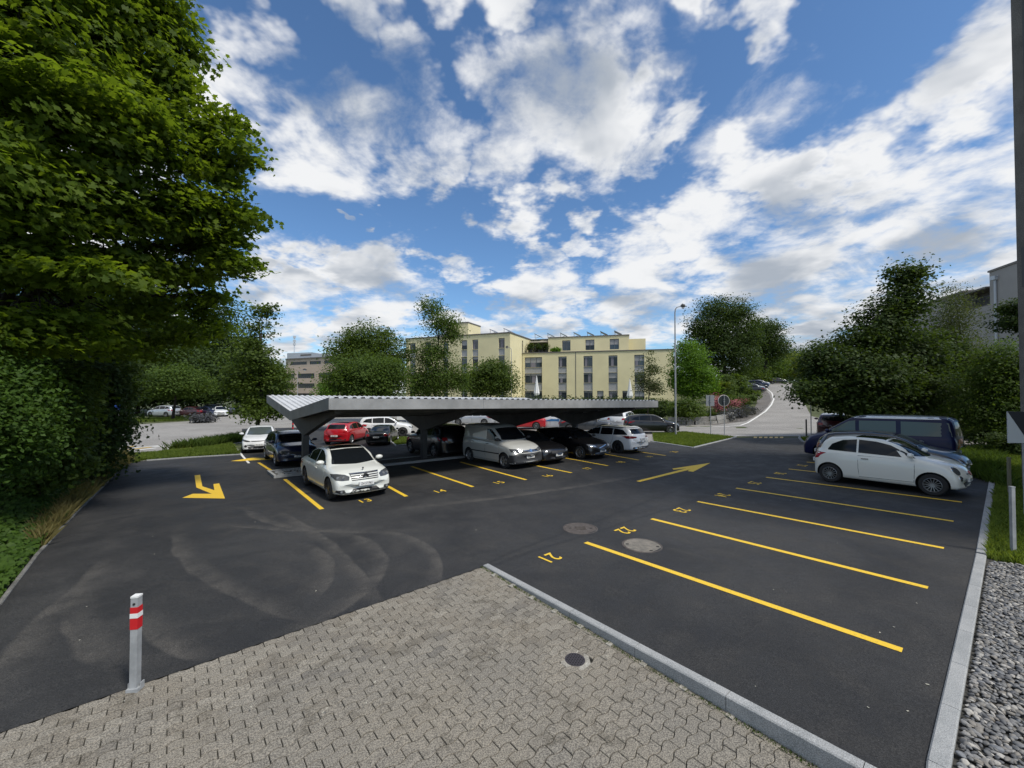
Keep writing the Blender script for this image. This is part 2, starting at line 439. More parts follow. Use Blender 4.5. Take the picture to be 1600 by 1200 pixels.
# pale edge blocks beside the kerb
M_pale = two_tone('pale_block', (.30,.28,.24), (.40,.38,.33), 6, .9, fine=90)
pale = MB(); pale.box((-.05,-.035,-.03), (.05,.035,.006)); pale_me = pale.mesh('edge_block', M_pale)
for k in range(9):
    v = EDGE_V-.42-k*.475; u = KU-.105
    c = UD*u+VD*v; o = link('edge_block', pale_me, paving); o.location = (c.x, c.y, terr(c.x, c.y)-drop(c)+.004); o.rotation_euler.z = ang+PI/4*0+random.uniform(-.1,.1)

# --- kerbs
def kerb(name, label, pts, w=.12, top=.015, deep=.3, L=1.0, m=None, gap=.006):
    pts = [Vector((p.x, p.y)) for p in pts]
    root = empty(name, label, 'kerb', (pts[0].x, pts[0].y, terr(*pts[0])))
    segs = []
    for a, b in zip(pts[:-1], pts[1:]):
        n = max(1, round((b-a).length/L))
        for i in range(n): segs.append((a.lerp(b, i/n), a.lerp(b, (i+1)/n)))
    for a, b in segs[:300]:
        d = (b-a).normalized(); nn = Vector((-d.y, d.x))*w/2; a2 = a+d*gap/2; b2 = b-d*gap/2
        za, zb = terr(*a2)+top, terr(*b2)+top; ch = .012
        mb = MB(); V = []
        for p, z in ((a2, za), (b2, zb)):
            for s, dz in ((-1,-deep), (-1,-ch), (-1+ch/w*2,0), (1-ch/w*2,0), (1,-ch), (1,-deep)):
                V.append(Vector((p.x+nn.x*s, p.y+nn.y*s, z+dz))-root.location)
        mb.add(V, [(i, (i+1) % 6, 6+(i+1) % 6, 6+i) for i in range(6)]+[(5,4,3,2,1,0), (6,7,8,9,10,11)])
        mb.build('kerb_stone', m or M_granite, root)
    return root
kerb('kerb', 'thick granite kerb between the block paving and the newly laid asphalt', pix([(759,883),(1350,1199),(1470,1263)]), top=.018)
kerb('kerb', 'granite kerb between the asphalt and the pebble bed on the right', pix([(1462,1290),(1466,1200),(1533,868)]), top=.03, w=.13)
kerb('kerb', 'granite kerb between the small white car and the grass strip on the right', pix([(1533,866),(1556,712),(1561,690)]), top=.03, w=.13)
kerb('kerb', 'weathered kerb along the ivy bank on the left', pix([(-110,1015),(-2,946),(58,867),(123,797),(186,735),(208,722),(228,720)]), top=.035, w=.065, m=two_tone('weathered_kerb', (.09,.088,.08), (.24,.235,.22), 2.5, .9, fine=60))
kerb('kerb', 'low pale kerb along the grass strip behind the large yellow arrow', pix([(229,720),(290,715.5),(376,710.5)]), top=.05, w=.09)
kerb('kerb', 'kerb round the grass tip near the lamp post at the exit', pix([(1017,690),(1083,700),(1148,684),(1150,682)]), top=.05, w=.13)
kerb('kerb', 'rounded kerb of the small grass island in front of the blue van', pix([(1250,682),(1249,685),(1254,690),(1264,693.5),(1290,696),(1330,700)]), top=.06, w=.13, L=.8)
kerb('kerb', 'kerb round the lawn corner seen below the carport roof', pix([(602,683),(619,697),(646,694)]), top=.06, w=.12)

# --- parking lines
def line(a, b, w=.12, m=M_yellow, name='parking_line', label=None, parent=lot, off=.009):
    A, B = (G(*a), G(*b)) if not isinstance(a, Vector) else (a, b)
    o = sheet(name, strip([A, B], w), off, m, cell=1.5, kind=None, parent=parent)
    if label: o['label'] = label
    return o
RL = [((915,848),(1410,1017)),((1018,811),(1450,919)),((1090,784),(1475,857)),((1150,763),(1490,815)),((1197,746),(1503,785))]
for a, b in RL: line(a, b)
for k in range(4):
    A = G(1232,733)+Vector((*(UD*(2.47*k)), 0)); B = G(1503,785)+Vector((*(UD*(2.47*(k+1))), 0))
    line(A, B)
for a, b in [((445,749),(503,796)),((540,724),(635,776)),((643,729),(739,761)),((719,722),(822,750)),((780,716),(893,739)),((857,711),(950,728)),((890,700),(998,719)),((950,699),(1040,712)),((404,723),(428,738))]: line(a, b)
line((375,708),(389,724), .1, M_whitep, label='white line beside the grass')
line((364,694),(378,711), .1, M_whitep)
def poly(name, px, m=M_yellow, off=.010, parent=lot):
    return sheet(name, pix(px), off, m, cell=1.0, kind=None, parent=parent)
z8 = lambda l: [(140+x/4.287, 520+y/4.287) for x, y in l]
z7 = lambda l: [(740+x/4, 680+y/4) for x, y in l]
o = poly('direction_arrow', z8([(703,957),(740,953),(755,1030),(836,1056),(829,1015),(868,1010),(907,1112),(620,1107),(692,1080),(818,1080),(715,1038)])); o['label'] = 'bent yellow arrow pointing towards the carport'
o = poly('direction_arrow', z7([(1017,288),(1040,293),(1352,216),(1337,226),(1372,230),(1480,174),(1242,210),(1250,217),(1328,209)])); o['label'] = 'straight yellow arrow pointing to the exit'
o = poly('direction_arrow', z8([(945,860),(1090,838),(1215,842),(1215,851),(1095,855),(1010,861)])); o['label'] = 'yellow arrow partly hidden by the dark blue car'
# dashed yellow block line and edge at the exit
for k in range(6): poly('exit_mark', [(1178+k*8.2,682.6),(1183+k*8.2,682.6),(1182.5+k*8.2,684.6),(1177.5+k*8.2,684.6)], M_yellowold, .012)
line((1150,680.6),(1250,680.6), .12, M_whitep, 'edge_strip')
# bay numbers: real lettering turned into flat mesh
def number(txt, px, flip, h=.37):
    cu = bpy.data.curves.new('bay_number', 'FONT'); cu.body = txt; cu.size = h*1.35; cu.align_x = 'CENTER'; cu.align_y = 'CENTER'; cu.space_character = 1.08; cu.offset = .004
    t = bpy.data.objects.new('bay_number', cu); C.objects.link(t); bpy.context.view_layer.update()
    me = bpy.data.meshes.new_from_object(t.evaluated_get(bpy.context.evaluated_depsgraph_get())); bpy.data.objects.remove(t); bpy.data.curves.remove(cu)
    c = G(*px); s = -1 if flip else 1
    for v in me.vertices:
        x, y = v.co.x*.8*s, v.co.y*s
        q = UD*x+VD*y; v.co = (c.x+q.x, c.y+q.y, terr(c.x+q.x, c.y+q.y)+.011)
    me.materials.clear(); me.materials.append(M_yellow)
    link('bay_number', me, lot)
for t, p in (('21',(857,872)),('22',(976,829)),('23',(1064,797.5)),('24',(1128,774)),('25',(1178,755)),('26',(1218,740)),('27',(1252,727.5))): number(t, p, True)
for t, p in (('13',(570,783)),('14',(687,768)),('15',(779.5,754.5)),('16',(855.5,744)),('17',(918,732.5)),('18',(970,722.5)),('19',(1015,714)),('20',(1054,706.3))): number(t, p, False)

# street markings
for a, b, w, m in (((190,706),(245,700),.35,M_whitep),((238,697.5),(297,697.5),.3,M_whitep),((262,702),(312,696.5),.25,M_whitep),((205,700.5),(247,696.5),.22,M_whitep),
                   ((150,703),(212,697),.3,M_yellowold),((150,708),(236,698.8),.3,M_yellowold),((190,712),(300,700),.28,M_yellowold),
                   ((400,663),(520,658),.18,M_whitep),((300,661),(420,654),.12,M_whitep),((410,676),(520,668),.2,M_whitep)):
    line(a, b, w, m, 'street_marking', parent=None).__setitem__('kind', 'structure')
o = sheet('edge_line', strip(pix([(1040,668.5),(1130,667),(1157,665),(1168,661),(1181,653),(1196,643),(1205,633),(1209,624),(1206,614),(1197,606.5)]), .2), .02, M_whitep, cell=3)

# --- pebble bed on the right
bed = sheet('pebble_bed', [G(1462,1290), G(1466,1200), G(1533,868), G(1600,880)+Vector((0,0,0)), (11.4,7.4), (7.2,2.2)], -.03, M_gravelbed, cell=1)
def peb_fn(T, b, o):
    g = T.n('ShaderNodeNewGeometry'); isl = g.outputs['Random Per Island']
    oi = T.n('ShaderNodeObjectInfo').outputs['Random']
    r = T.m('FRACT', T.m('ADD', isl, T.m('MULTIPLY', oi, 7.31)))
    cr = T.n('ShaderNodeValToRGB'); T.put(cr.inputs[0], r); e = cr.color_ramp.elements
    e[0].color = (.08,.082,.088,1); e[1].color = (.42,.40,.36,1); e[1].position = 1
    for p_, c_ in ((.25,(.15,.15,.147,1)),(.5,(.22,.20,.17,1)),(.7,(.17,.178,.19,1)),(.88,(.30,.285,.26,1))):
        k = e.new(p_); k.color = c_
    n = T.noise(g.outputs['Position'], 70, 4, .7)
    T.put(b.inputs['Base Color'], T.mix(T.ss(n, .3, .7), T.mix(1, cr.outputs[0], (.75,.75,.75), 'MULTIPLY'), T.mix(1, cr.outputs[0], (1.2,1.2,1.2), 'MULTIPLY')))
    b.inputs['Roughness'].default_value = .7; bump(T, b, n, .2, .002)
M_peb = nmat('pebble_stone', peb_fn)
ib = bmesh.new(); bmesh.ops.create_icosphere(ib, subdivisions=1, radius=1); bmesh.ops.subdivide_edges(ib, edges=ib.edges, cuts=1, use_grid_fill=True)
for v in ib.verts: v.co.normalize()
iv = np.array([v.co[:] for v in ib.verts]); iff = np.array([[v.index for v in f.verts] for f in ib.faces]); ib.free()
def pebbles():
    A, B = G(1466,1200), G(1533,868); K2 = G(1600,882)
    pts = []
    Az = G(1462,1290)
    for _ in range(60000):
        x = random.uniform(3.2, 11); y = random.uniform(2.4, 7.6)
        v = x*VD.x+y*VD.y; u = x*UD.x+y*UD.y
        vr = (B.to_2d().dot(VD)-A.to_2d().dot(VD))/(B.to_2d().dot(UD)-A.to_2d().dot(UD))*(u-A.to_2d().dot(UD))+A.to_2d().dot(VD)
        if v > vr-.10 or v < vr-2.3: continue
        if x > 1.8*y+.2: continue
        # bed ends at the grass
        if y > K2.y+(x-K2.x)*(-.12)+.02 + .05*math.sin(x*9): continue
        pts.append((x, y))
    # thin out with a grid
    grid = {}; keep = []
    for (x, y) in pts:
        k = (int(x/.034), int(y/.034))
        if k in grid: continue
        grid[k] = 1; keep.append((x, y))
    keep.sort(key=lambda p: p[0]**2+p[1]**2)
    vis = [p for p in keep if p[0] < 1.27*p[1] and p[1] > 3.1]
    part = set(vis[:300]); VV = []; FF = []; b0 = 0
    base = []
    for k in range(4):
        w = iv*(1+.12*np.sin(iv[:, [1,2,0]]*3+k)); me = mesh_np('pebble', w, iff.ravel(), [3]*len(iff), M_peb, smooth=True); base.append(me)
    for (x, y) in keep:
        sx = random.uniform(.019, .034)*(1.0 if random.random() < .93 else 1.35); sy = sx*random.uniform(.6, .85); sz = sx*random.uniform(.35, .55)
        z = terr(x, y)+random.uniform(-.014, .010)
        M = Matrix.Translation((x, y, z)) @ Matrix.Rotation(random.uniform(0, PI), 4, 'Z') @ Matrix.Rotation(random.gauss(0,.35), 4, 'X') @ Matrix.Rotation(random.gauss(0,.3), 4, 'Y') @ Matrix.Diagonal((sx, sy, sz, 1))
        if (x, y) in part:
            o = link('pebble', random.choice(base), bed); o.matrix_local = M
        else:
            m = np.array(M); w = iv*(1+.12*np.sin(iv[:, [1,2,0]]*3+random.random()*6)); VV.append(w@m[:3,:3].T+m[:3,3]); FF.append(iff+b0); b0 += len(iv)
    VV = np.concatenate(VV); FF = np.concatenate(FF)
    link('pebble', mesh_np('pebbles', VV, FF.ravel(), [3]*len(FF), M_peb, smooth=True), bed, kind='stuff')
pebbles()

lit = MB(); rl = random.Random(5)
for k in range(45):
    p_ = G(rl.uniform(120,1450), rl.uniform(730,1130)); r_ = rl.uniform(.005,.014)
    M = Matrix.Translation((p_.x, p_.y, p_.z+.009)) @ Matrix.Rotation(rl.random()*6, 4, 'Z')
    lit.box((-r_,-r_*.5,0), (r_,r_*.5,.004), M)
lit.build('litter', mat('litter_pale', (.42,.40,.33), .9), None, kind='stuff', label='tiny pale flakes and leaves scattered on the dark asphalt', cat='litter')
# --- manholes, drain
M_iron = two_tone('cast_iron', (.075,.06,.05), (.11,.095,.085), 14, .65, fine=90)
M_irongrey = two_tone('concrete_lid', (.15,.14,.12), (.24,.215,.18), 9, .8, fine=90)
def manhole(label, px, r, m, holes):
    c = G(*px); root = empty('manhole_cover', label, 'manhole cover', (c.x, c.y, c.z+.004))
    ring = MB(); n = 48
    V = []; F = []
    for k in range(n):
        t = 2*PI*k/n
        for rr, z in ((r*1.0,.002),(r*.94,.009),(r*.90,.009),(r*.89,.001)): V.append((rr*math.cos(t), rr*math.sin(t), z))
    for k in range(n):
        for i in range(3): F.append((k*4+i, k*4+i+1, ((k+1)%n)*4+i+1, ((k+1)%n)*4+i))
    ring.add(V, F); ring.build('frame', M_iron, root)
    lid = MB(); lid.add([(0,0,.008)]+[(r*.885*math.cos(2*PI*k/n), r*.885*math.sin(2*PI*k/n), .006) for k in range(n)], [(0, k+1, (k+1)%n+1) for k in range(n)])
    l = lid.build('lid', m, root)
    for (a, q) in holes:
        hb = MB(); hb.box((a*r-.03, q*r-.018, .007), (a*r+.03, q*r+.018, .0105)); hb.build('lifting_slot', mat('hole_black', (.01,.01,.01), .9), l)
    if not holes[2:]:
        rb = MB()
        for k in range(-3, 4): rb.box((-.3*r, k*.09*r-.008, .007), (.3*r, k*.09*r+.008, .013))
        rb.build('ribs', m, l)
manhole('brown iron manhole cover in the open asphalt beside number 22', (907,826), .40, M_iron, [(-.6,0),(.6,0)])
manhole('light concrete manhole cover next to the long yellow line', (1003.5,852.5), .40, M_irongrey, [(-.7,.15),(.7,-.2),(.2,-.72)])
c = DRAIN; root = empty('drain', 'small round drain grate set in the block paving near the kerb', 'drain', (c.x, c.y, terr(c.x, c.y)-drop(c)))
fr = MB(); fr.prism([Vector((.185*math.cos(PI/8+k*PI/4), .185*math.sin(PI/8+k*PI/4), -.03)) for k in range(8)], (0,0,.028)); 
for k in range(24):
    pass
fr.build('surround', M_pale, root)
n = 32
dk = MB(); V = [(.118*math.cos(2*PI*k/n), .118*math.sin(2*PI*k/n), -.001) for k in range(n)]; dk.prism([Vector((x,y,-.012)) for x,y,_ in V], (0,0,.014)); g = dk.build('grate', mat('grate_iron', (.06,.05,.055), .5, .4), root)
hb = MB()
for i in range(-3, 4):
    for j in range(-3, 4):
        x, y = (i+.5*(j % 2))*.032, j*.029
        if math.hypot(x, y) < .1: hb.tube([(x, y, -.002), (x, y, .0035)], .0095, 8)
hb.build('slot', mat('hole_black', (.01,.01,.01), .9), g)

# ================================================================== CARPORT
M_steel = two_tone('galvanised_steel', (.25,.25,.245), (.36,.36,.355), 1.3, .5, fine=None, bs=.05)
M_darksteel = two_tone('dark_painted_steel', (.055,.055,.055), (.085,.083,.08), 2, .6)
M_corr = two_tone('corrugated_roof_metal', (.50,.51,.52), (.62,.63,.64), .8, .55)
cpL = P(515, 622, 12.5); cpR = P(1027, 626, 22.0)
RD = Vector((cpR.x-cpL.x, cpR.y-cpL.y, 0)); RLEN = RD.length; RD.normalize()
WD = Vector((VD.x, VD.y, 0))
slopeR = (cpR.z-cpL.z)/RLEN
HALF = 5.35; VZ = -.62; FH = .36
def cp(s, w, z): # s along row, w across (0 = front edge), z relative to the front edge top
    p = cpL+RD*s+WD*w; return Vector((p.x, p.y, cpL.z+slopeR*s+z))
cproot = empty('carport', 'long steel carport with V-shaped corrugated roof on dark posts', 'carport', (0,0,0))
cproot.location = (cp(RLEN/2, HALF, 0).x, cp(RLEN/2, HALF, 0).y, terr(cp(RLEN/2, HALF, 0).x, cp(RLEN/2, HALF, 0).y))
off = cproot.location.copy()
q = lambda v: v-off
def roofz(w): return VZ*w/HALF if w < HALF else VZ*(2*HALF-w)/HALF
# corrugated sheets, profile runs along the row, ribs across
def corr(w0, w1, name):
    pitch = .27; V = []; F = []; prof = [(0,0),(.10,0),(.135,.055),(.235,.055)]
    s = .03; k = 0; cols = []
    while s < RLEN-.05:
        for a, h in prof:
            if s+a < RLEN-.03: cols.append((s+a, h))
        s += pitch
    for (a, h) in cols:
        V.append(q(cp(a, w0, roofz(w0)+h-.01))); V.append(q(cp(a, w1, roofz(w1)+h-.01)))
    for (a, h) in cols:
        V.append(q(cp(a, w0, roofz(w0)+h-.014))); V.append(q(cp(a, w1, roofz(w1)+h-.014)))
    n = len(cols)
    for i in range(n-1): F.append((2*i, 2*i+1, 2*i+3, 2*i+2)); F.append((2*n+2*i, 2*n+2*i+2, 2*n+2*i+3, 2*n+2*i+1))
    mb = MB(); mb.add(V, F); return mb.build(name, M_corr, cproot)
corr(.04, HALF-.02, 'roof_sheet'); corr(HALF+.02, 2*HALF-.04, 'roof_sheet')
def slab(name, s0, s1, w0, w1, zt, zb, m, label=None):
    """prism between s0..s1, w0..w1 following the roof slope"""
    mb = MB(); V = []
    for s in (s0, s1):
        for w in (w0, w1):
            V.append(q(cp(s, w, roofz(w)+zt))); V.append(q(cp(s, w, roofz(w)+zb)))
    mb.add(V, [(0,1,3,2),(4,6,7,5),(0,4,5,1),(2,3,7,6),(0,2,6,4),(1,5,7,3)])
    o = mb.build(name, m, cproot)
    if label: o['label'] = label
    return o
for k in range(3):   # front fascia in three sheets
    a, b = RLEN*k/3+.004, RLEN*(k+1)/3-.004
    mb = MB(); V = []
    for s in (a, b):
        for w in (-.03, 0):
            V.append(q(cp(s, w, -.005))); V.append(q(cp(s, w, -FH)))
    mb.add(V, [(0,1,3,2),(4,6,7,5),(0,4,5,1),(2,3,7,6),(0,2,6,4),(1,5,7,3)]); mb.build('fascia', M_steel, cproot)
    mb = MB(); V = []
    for s in (a, b):
        for w in (2*HALF, 2*HALF+.03):
            V.append(q(cp(s, w, .02))); V.append(q(cp(s, w, -FH*.8)))
    mb.add(V, [(0,1,3,2),(4,6,7,5),(0,4,5,1),(2,3,7,6),(0,2,6,4),(1,5,7,3)]); mb.build('fascia', M_steel, cproot)
for s0, s1 in ((-.03, 0), (RLEN, RLEN+.03)):
    slab('end_plate', s0, s1, -.03, HALF, .02, -FH, M_steel); slab('end_plate', s0, s1, HALF+.003, 2*HALF+.03, .02, -FH, M_steel)
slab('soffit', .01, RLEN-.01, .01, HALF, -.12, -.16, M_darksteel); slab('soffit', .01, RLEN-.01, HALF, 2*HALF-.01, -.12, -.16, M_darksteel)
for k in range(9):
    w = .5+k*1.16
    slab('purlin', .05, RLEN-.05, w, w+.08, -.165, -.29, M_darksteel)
for s in (.55, 5.8, 11.0, 16.0):
    # tapered double cantilever carried by a post
    mb = MB(); ul = [HALF-4.2, HALF-.001, HALF+4.2]
    pl = [(HALF-4.3, roofz(HALF-4.3)-.30), (HALF, roofz(HALF)-.30), (HALF+4.3, roofz(HALF+4.3)-.30), (HALF+4.3, roofz(HALF+4.3)-.42), (HALF+.16, VZ-.98), (HALF-.16, VZ-.98), (HALF-4.3, roofz(HALF-4.3)-.42)]
    for ds0, ds1 in ((-.10, .10),):
        V = [q(cp(s+ds0, w, z)) for w, z in pl]+[q(cp(s+ds1, w, z)) for w, z in pl]; n = len(pl)
        mb.add(V, [(0,1,5,6),(1,2,3,4),(1,4,5),(7,13,12,8),(8,11,10,9),(8,12,11)]+[(i,(i+1)%n,n+(i+1)%n,n+i) for i in range(n)])
    mb.build('bracket', M_darksteel, cproot)
    b = cp(s, HALF, 0); zb = terr(b.x, b.y)-.1; ztop = cp(s, HALF, VZ-.97).z
    mb = MB()
    for ww0, ww1 in ((-.15,.15),):
        V = [];
        for z in (zb, ztop):
            for ds, dw in ((-.11,-.15),(.11,-.15),(.11,.15),(-.11,.15)):
                p_ = cp(s+ds, HALF+dw, 0); V.append(q(Vector((p_.x, p_.y, z))))
        mb.add(V, [(3,2,1,0),(4,5,6,7),(0,1,5,4),(1,2,6,5),(2,3,7,6),(3,0,4,7)])
    mb.build('post', M_darksteel, cproot)
# raised gravel strip under the posts
isl = empty('divider_island', 'low kerbed island of gravel and slabs under the carport posts', 'traffic island', (cproot.location.x, cproot.location.y, terr(cproot.location.x, cproot.location.y)))
def wedge(name, s0, s1, w0, w1, h, m, cells=1):
    n = max(1, int((s1-s0)/1.5)); mb = MB()
    for k in range(n):
        a, b = s0+(s1-s0)*k/n+.003, s0+(s1-s0)*(k+1)/n-.003; V = []
        for s, w in ((a,w0),(b,w0),(b,w1),(a,w1)):
            p_ = cp(s, w, 0); V.append(Vector((p_.x, p_.y, terr(p_.x, p_.y)-.05))-isl.location)
        V += [v+Vector((0,0,h+.05)) for v in V]
        mb = MB(); mb.add(V, [(3,2,1,0),(4,5,6,7),(0,1,5,4),(1,2,6,5),(2,3,7,6),(3,0,4,7)]); mb.build(name, m, isl)
IS0, IS1 = -.7, RLEN+.3
wedge('kerb_stone', IS0+.1, IS1, HALF-.75, HALF-.65, .11, M_granite); wedge('kerb_stone', IS0+.1, IS1, HALF+.65, HALF+.75, .11, M_granite)
wedge('kerb_stone', IS0, IS0+.1, HALF-.75, HALF+.75, .11, M_granite)
wedge('slab', IS0+.105, IS1, HALF-.645, HALF+.645, .085, two_tone('island_gravel', (.06,.055,.05), (.14,.13,.11), 18, .9, fine=60, bs=1, bd=.02))
rs = MB(); random.seed(9)
for k in range(260):
    p_ = cp(random.uniform(-.5, 2.2), HALF+random.uniform(-.6,.6), 0); r = random.uniform(.02,.05)
    M = Matrix.Translation(Vector((p_.x, p_.y, terr(p_.x, p_.y)+.1))-isl.location) @ Matrix.Rotation(random.random()*3, 4, 'Z')
    rs.box((-r,-r*.7,-.02), (r,r*.7,r*.5), M)
rs.build('rubble', M_granite, isl, kind='stuff')

# ================================================================== BUILDINGS
def wallmat(name, c, sc=.35, rough=.9):
    return two_tone(name, tuple(x*.93 for x in c), tuple(min(1, x*1.05) for x in c), sc, rough, fine=None, bs=.1)
M_yel = wallmat('yellow_render', (.74,.66,.40)); M_spand = mat('grey_cladding', (.34,.34,.34), .5); M_cop = mat('coping_metal', (.17,.15,.13), .5, .3)
M_frame = mat('window_frame', (.12,.12,.125), .5); M_glass = mat('window_glass', (.035,.045,.055), .08, 0, .8); M_glassd = mat('window_glass_dark', (.015,.017,.02), .1)
M_blind = mat('grey_blind', (.33,.33,.33), .7); M_curt = mat('pale_curtain', (.20,.19,.22), .9)
M_pink = wallmat('pink_beige_panels', (.62,.48,.38)); M_pinkd = wallmat('beige_attic', (.44,.38,.31)); M_lightmetal = mat('pale_metal_cladding', (.50,.53,.56), .5)
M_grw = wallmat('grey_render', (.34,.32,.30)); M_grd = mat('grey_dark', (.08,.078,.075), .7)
def xy(v): return Vector((v[0], v[1], 0))
def facade(root, A, e, W, z0, z1, rects, m, nb, name='wall', depth=.22, glass=None, curtains=True, mull=True):
    """A facade sheet with real openings: rects are (u0,u1,za,zb,kind). nb points into the building."""
    off = root.location
    us = sorted(set([0, W]+[r[0] for r in rects]+[r[1] for r in rects])); zs = sorted(set([z0, z1]+[r[2] for r in rects]+[r[3] for r in rects]))
    mb = MB(); pt = lambda u, z, d=0: A+e*u+nb*d+Vector((0,0,z))-off
    def hit(u, z): return any(r[0]-1e-6 < u < r[1]+1e-6 and r[2]-1e-6 < z < r[3]+1e-6 for r in rects)
    for i in range(len(us)-1):
        for j in range(len(zs)-1):
            if not hit((us[i]+us[i+1])/2, (zs[j]+zs[j+1])/2):
                mb.add([pt(us[i],zs[j]), pt(us[i+1],zs[j]), pt(us[i+1],zs[j+1]), pt(us[i],zs[j+1])], [(0,1,2,3)])
    for u0,u1,a,b,k in rects:
        P0 = [pt(u0,a),pt(u1,a),pt(u1,b),pt(u0,b)]; P1 = [pt(u0,a,depth),pt(u1,a,depth),pt(u1,b,depth),pt(u0,b,depth)]
        mb.add(P0+P1, [(0,1,5,4),(1,2,6,5),(2,3,7,6),(3,0,4,7)])
    me = bpy.data.meshes.new(name); me.from_pydata(mb.v, [], mb.f); me.materials.append(m); me.update(); link(name, me, root)
    rnd = random.Random(int(W*100)+len(rects))
    for u0,u1,a,b,k in rects:
        if k == 'panel':
            p = MB(); V = [pt(u0,a,.1),pt(u1,a,.1),pt(u1,b,.1),pt(u0,b,.1)]; p.add(V+[v+nb*.05 for v in V], [(0,1,2,3),(7,6,5,4),(0,4,5,1),(1,5,6,2),(2,6,7,3),(3,7,4,0)]); p.build('spandrel_panel', M_spand, root); continue
        t = .06 if u1-u0 < 4 else .08; f = MB()
        def bar(ua, ub, za, zb):
            V = [pt(ua,za,.13),pt(ub,za,.13),pt(ub,zb,.13),pt(ua,zb,.13)]; f.add(V+[v+nb*.08 for v in V], [(0,1,2,3),(7,6,5,4),(0,4,5,1),(1,5,6,2),(2,6,7,3),(3,7,4,0)])
        bar(u0,u0+t,a,b); bar(u1-t,u1,a,b); bar(u0+t,u1-t,a,a+t); bar(u0+t,u1-t,b-t,b)
        nm = max(1, round((u1-u0)/1.0)) if mull else 1
        for i in range(1, nm): um = u0+(u1-u0)*i/nm; bar(um-t/2, um+t/2, a+t, b-t)
        w = f.build('window', M_frame, root)
        g = MB(); g.add([pt(u0+t,a+t,.19),pt(u1-t,a+t,.19),pt(u1-t,b-t,.19),pt(u0+t,b-t,.19)], [(0,1,2,3)]); g.build('pane', glass or rnd.choice([M_glass, M_glass, M_glassd]), w)
        if curtains and k == 'win':
            cb = MB(); hb = rnd.choice([.12,.12,.25,.5,.18])*(b-a)
            cb.add([pt(u0+t,b-t-hb,.175),pt(u1-t,b-t-hb,.175),pt(u1-t,b-t,.175),pt(u0+t,b-t,.175)], [(0,1,2,3)]); cb.build('blind', M_blind, w)
            if rnd.random() < .6:
                cb = MB(); f0 = rnd.random()*.5
                cb.add([pt(u0+t+(u1-u0)*f0,a+t,.185),pt(u0+t+(u1-u0)*(f0+.28),a+t,.185),pt(u0+t+(u1-u0)*(f0+.28),b-t,.185),pt(u0+t+(u1-u0)*f0,b-t,.185)], [(0,1,2,3)]); cb.build('curtain', M_curt, w)
def quadwall(root, pts, m, name='wall'):
    mb = MB(); mb.add([p-root.location for p in pts], [tuple(range(len(pts)))]); return mb.build(name, m, root)
def box3(root, A, e, nb, W, D, z0, z1, m, name, mbonly=None):
    mb = MB(); V = []
    for z in (z0, z1):
        for u, d in ((0,0),(W,0),(W,D),(0,D)): V.append(A+e*u+nb*d+Vector((0,0,z))-root.location)
    mb.add(V, [(3,2,1,0),(4,5,6,7),(0,1,5,4),(1,2,6,5),(2,3,7,6),(3,0,4,7)]); return mb.build(name, m, root)
def upx(px, A, e):
    """distance along a facade line where a photo column crosses it"""
    k = (px-800)/FPX; return (k*A.y-A.x)/(e.x-k*e.y)
# ---- yellow apartment building, left block
A = xy((-20.2,76.8)); B = xy((-.33,68.5)); e1 = (B-A).normalized(); n1 = Vector((-e1.y, e1.x, 0)); W1 = (B-A).length
by = empty('apartment_building', 'pale yellow flat-roofed apartment building with grey window bands behind the carport', 'building', (5,75,0))
Z = lambda y, d: CAM_H+(HOR-y)/FPX*d
cols = [(640,649),(664,673),(692,700),(720.8,729.8),(738,747),(779,788.5)]
rc = []
for a, b in cols:
    u0, u1 = upx(a, A, e1), upx(b, A, e1)
    for f in range(4):
        rc.append((u0,u1,10.5-3.0*f,12.2-3.0*f,'win'))
        if f < 3: rc.append((u0,u1,9.25-3.0*f+.0,10.45-3.0*f,'panel'))
facade(by, A, e1, W1, -1, 13, rc, M_yel, n1)
facade(by, B, n1, 16, -1, 13, [(5.6,6.2,9.9,12.4,'win'),(5.6,6.2,6.9,9.3,'win'),(5.6,6.2,3.9,6.2,'win')], M_yel, -e1, glass=M_glassd)
quadwall(by, [A+n1*14+Vector((0,0,-1)), A+Vector((0,0,-1)), A+Vector((0,0,13)), A+n1*14+Vector((0,0,13))], M_yel)
quadwall(by, [A+n1*14+Vector((0,0,-1)), B+n1*16+Vector((0,0,-1)), B+n1*16+Vector((0,0,13)), A+n1*14+Vector((0,0,13))], M_yel)
box3(by, A-e1*.12-n1*.12, e1, n1, W1+.24, 16, 13, 13.18, M_cop, 'roof')
At = P(698, 600, 76.5); At = xy(At); box3(by, At, e1, n1, 4.6, 5, 13.19, Z(506,76), M_yel, 'stair_tower'); box3(by, At-e1*.08-n1*.08, e1, n1, 4.76, 5.16, Z(506,76)+.01, Z(506,76)+.2, M_cop, 'tower_roof')
# ---- lower right block
A2 = xy((1.9,73.6)); e2 = Vector((.964,-.265,0)); n2 = Vector((.265,.964,0)); W2 = upx(1053, A2, e2)
rc = []
for (a, b) in ((820,847),(872.5,885.5),(912,926),(951,965),(991.5,1007)):
    u0, u1 = max(.15, upx(a, A2, e2)), upx(b, A2, e2)
    for (za, zb) in ((7.4,9.25),(4.55,6.3),(1.4,3.15)): rc.append((u0,u1,za,zb,'win'))
    rc.append((u0,u1,6.32,7.38,'panel')); rc.append((u0,u1,3.17,4.53,'panel'))
for (a, b) in ((933,943),(972.5,981.5)): rc.append((upx(a,A2,e2),upx(b,A2,e2),1.4,3.15,'win'))
facade(by, A2, e2, W2, -1, 9.95, rc, M_yel, n2)
quadwall(by, [A2+e2*W2+Vector((0,0,-1)), A2+e2*W2+n2*14+Vector((0,0,-1)), A2+e2*W2+n2*14+Vector((0,0,9.95)), A2+e2*W2+Vector((0,0,9.95))], M_yel)
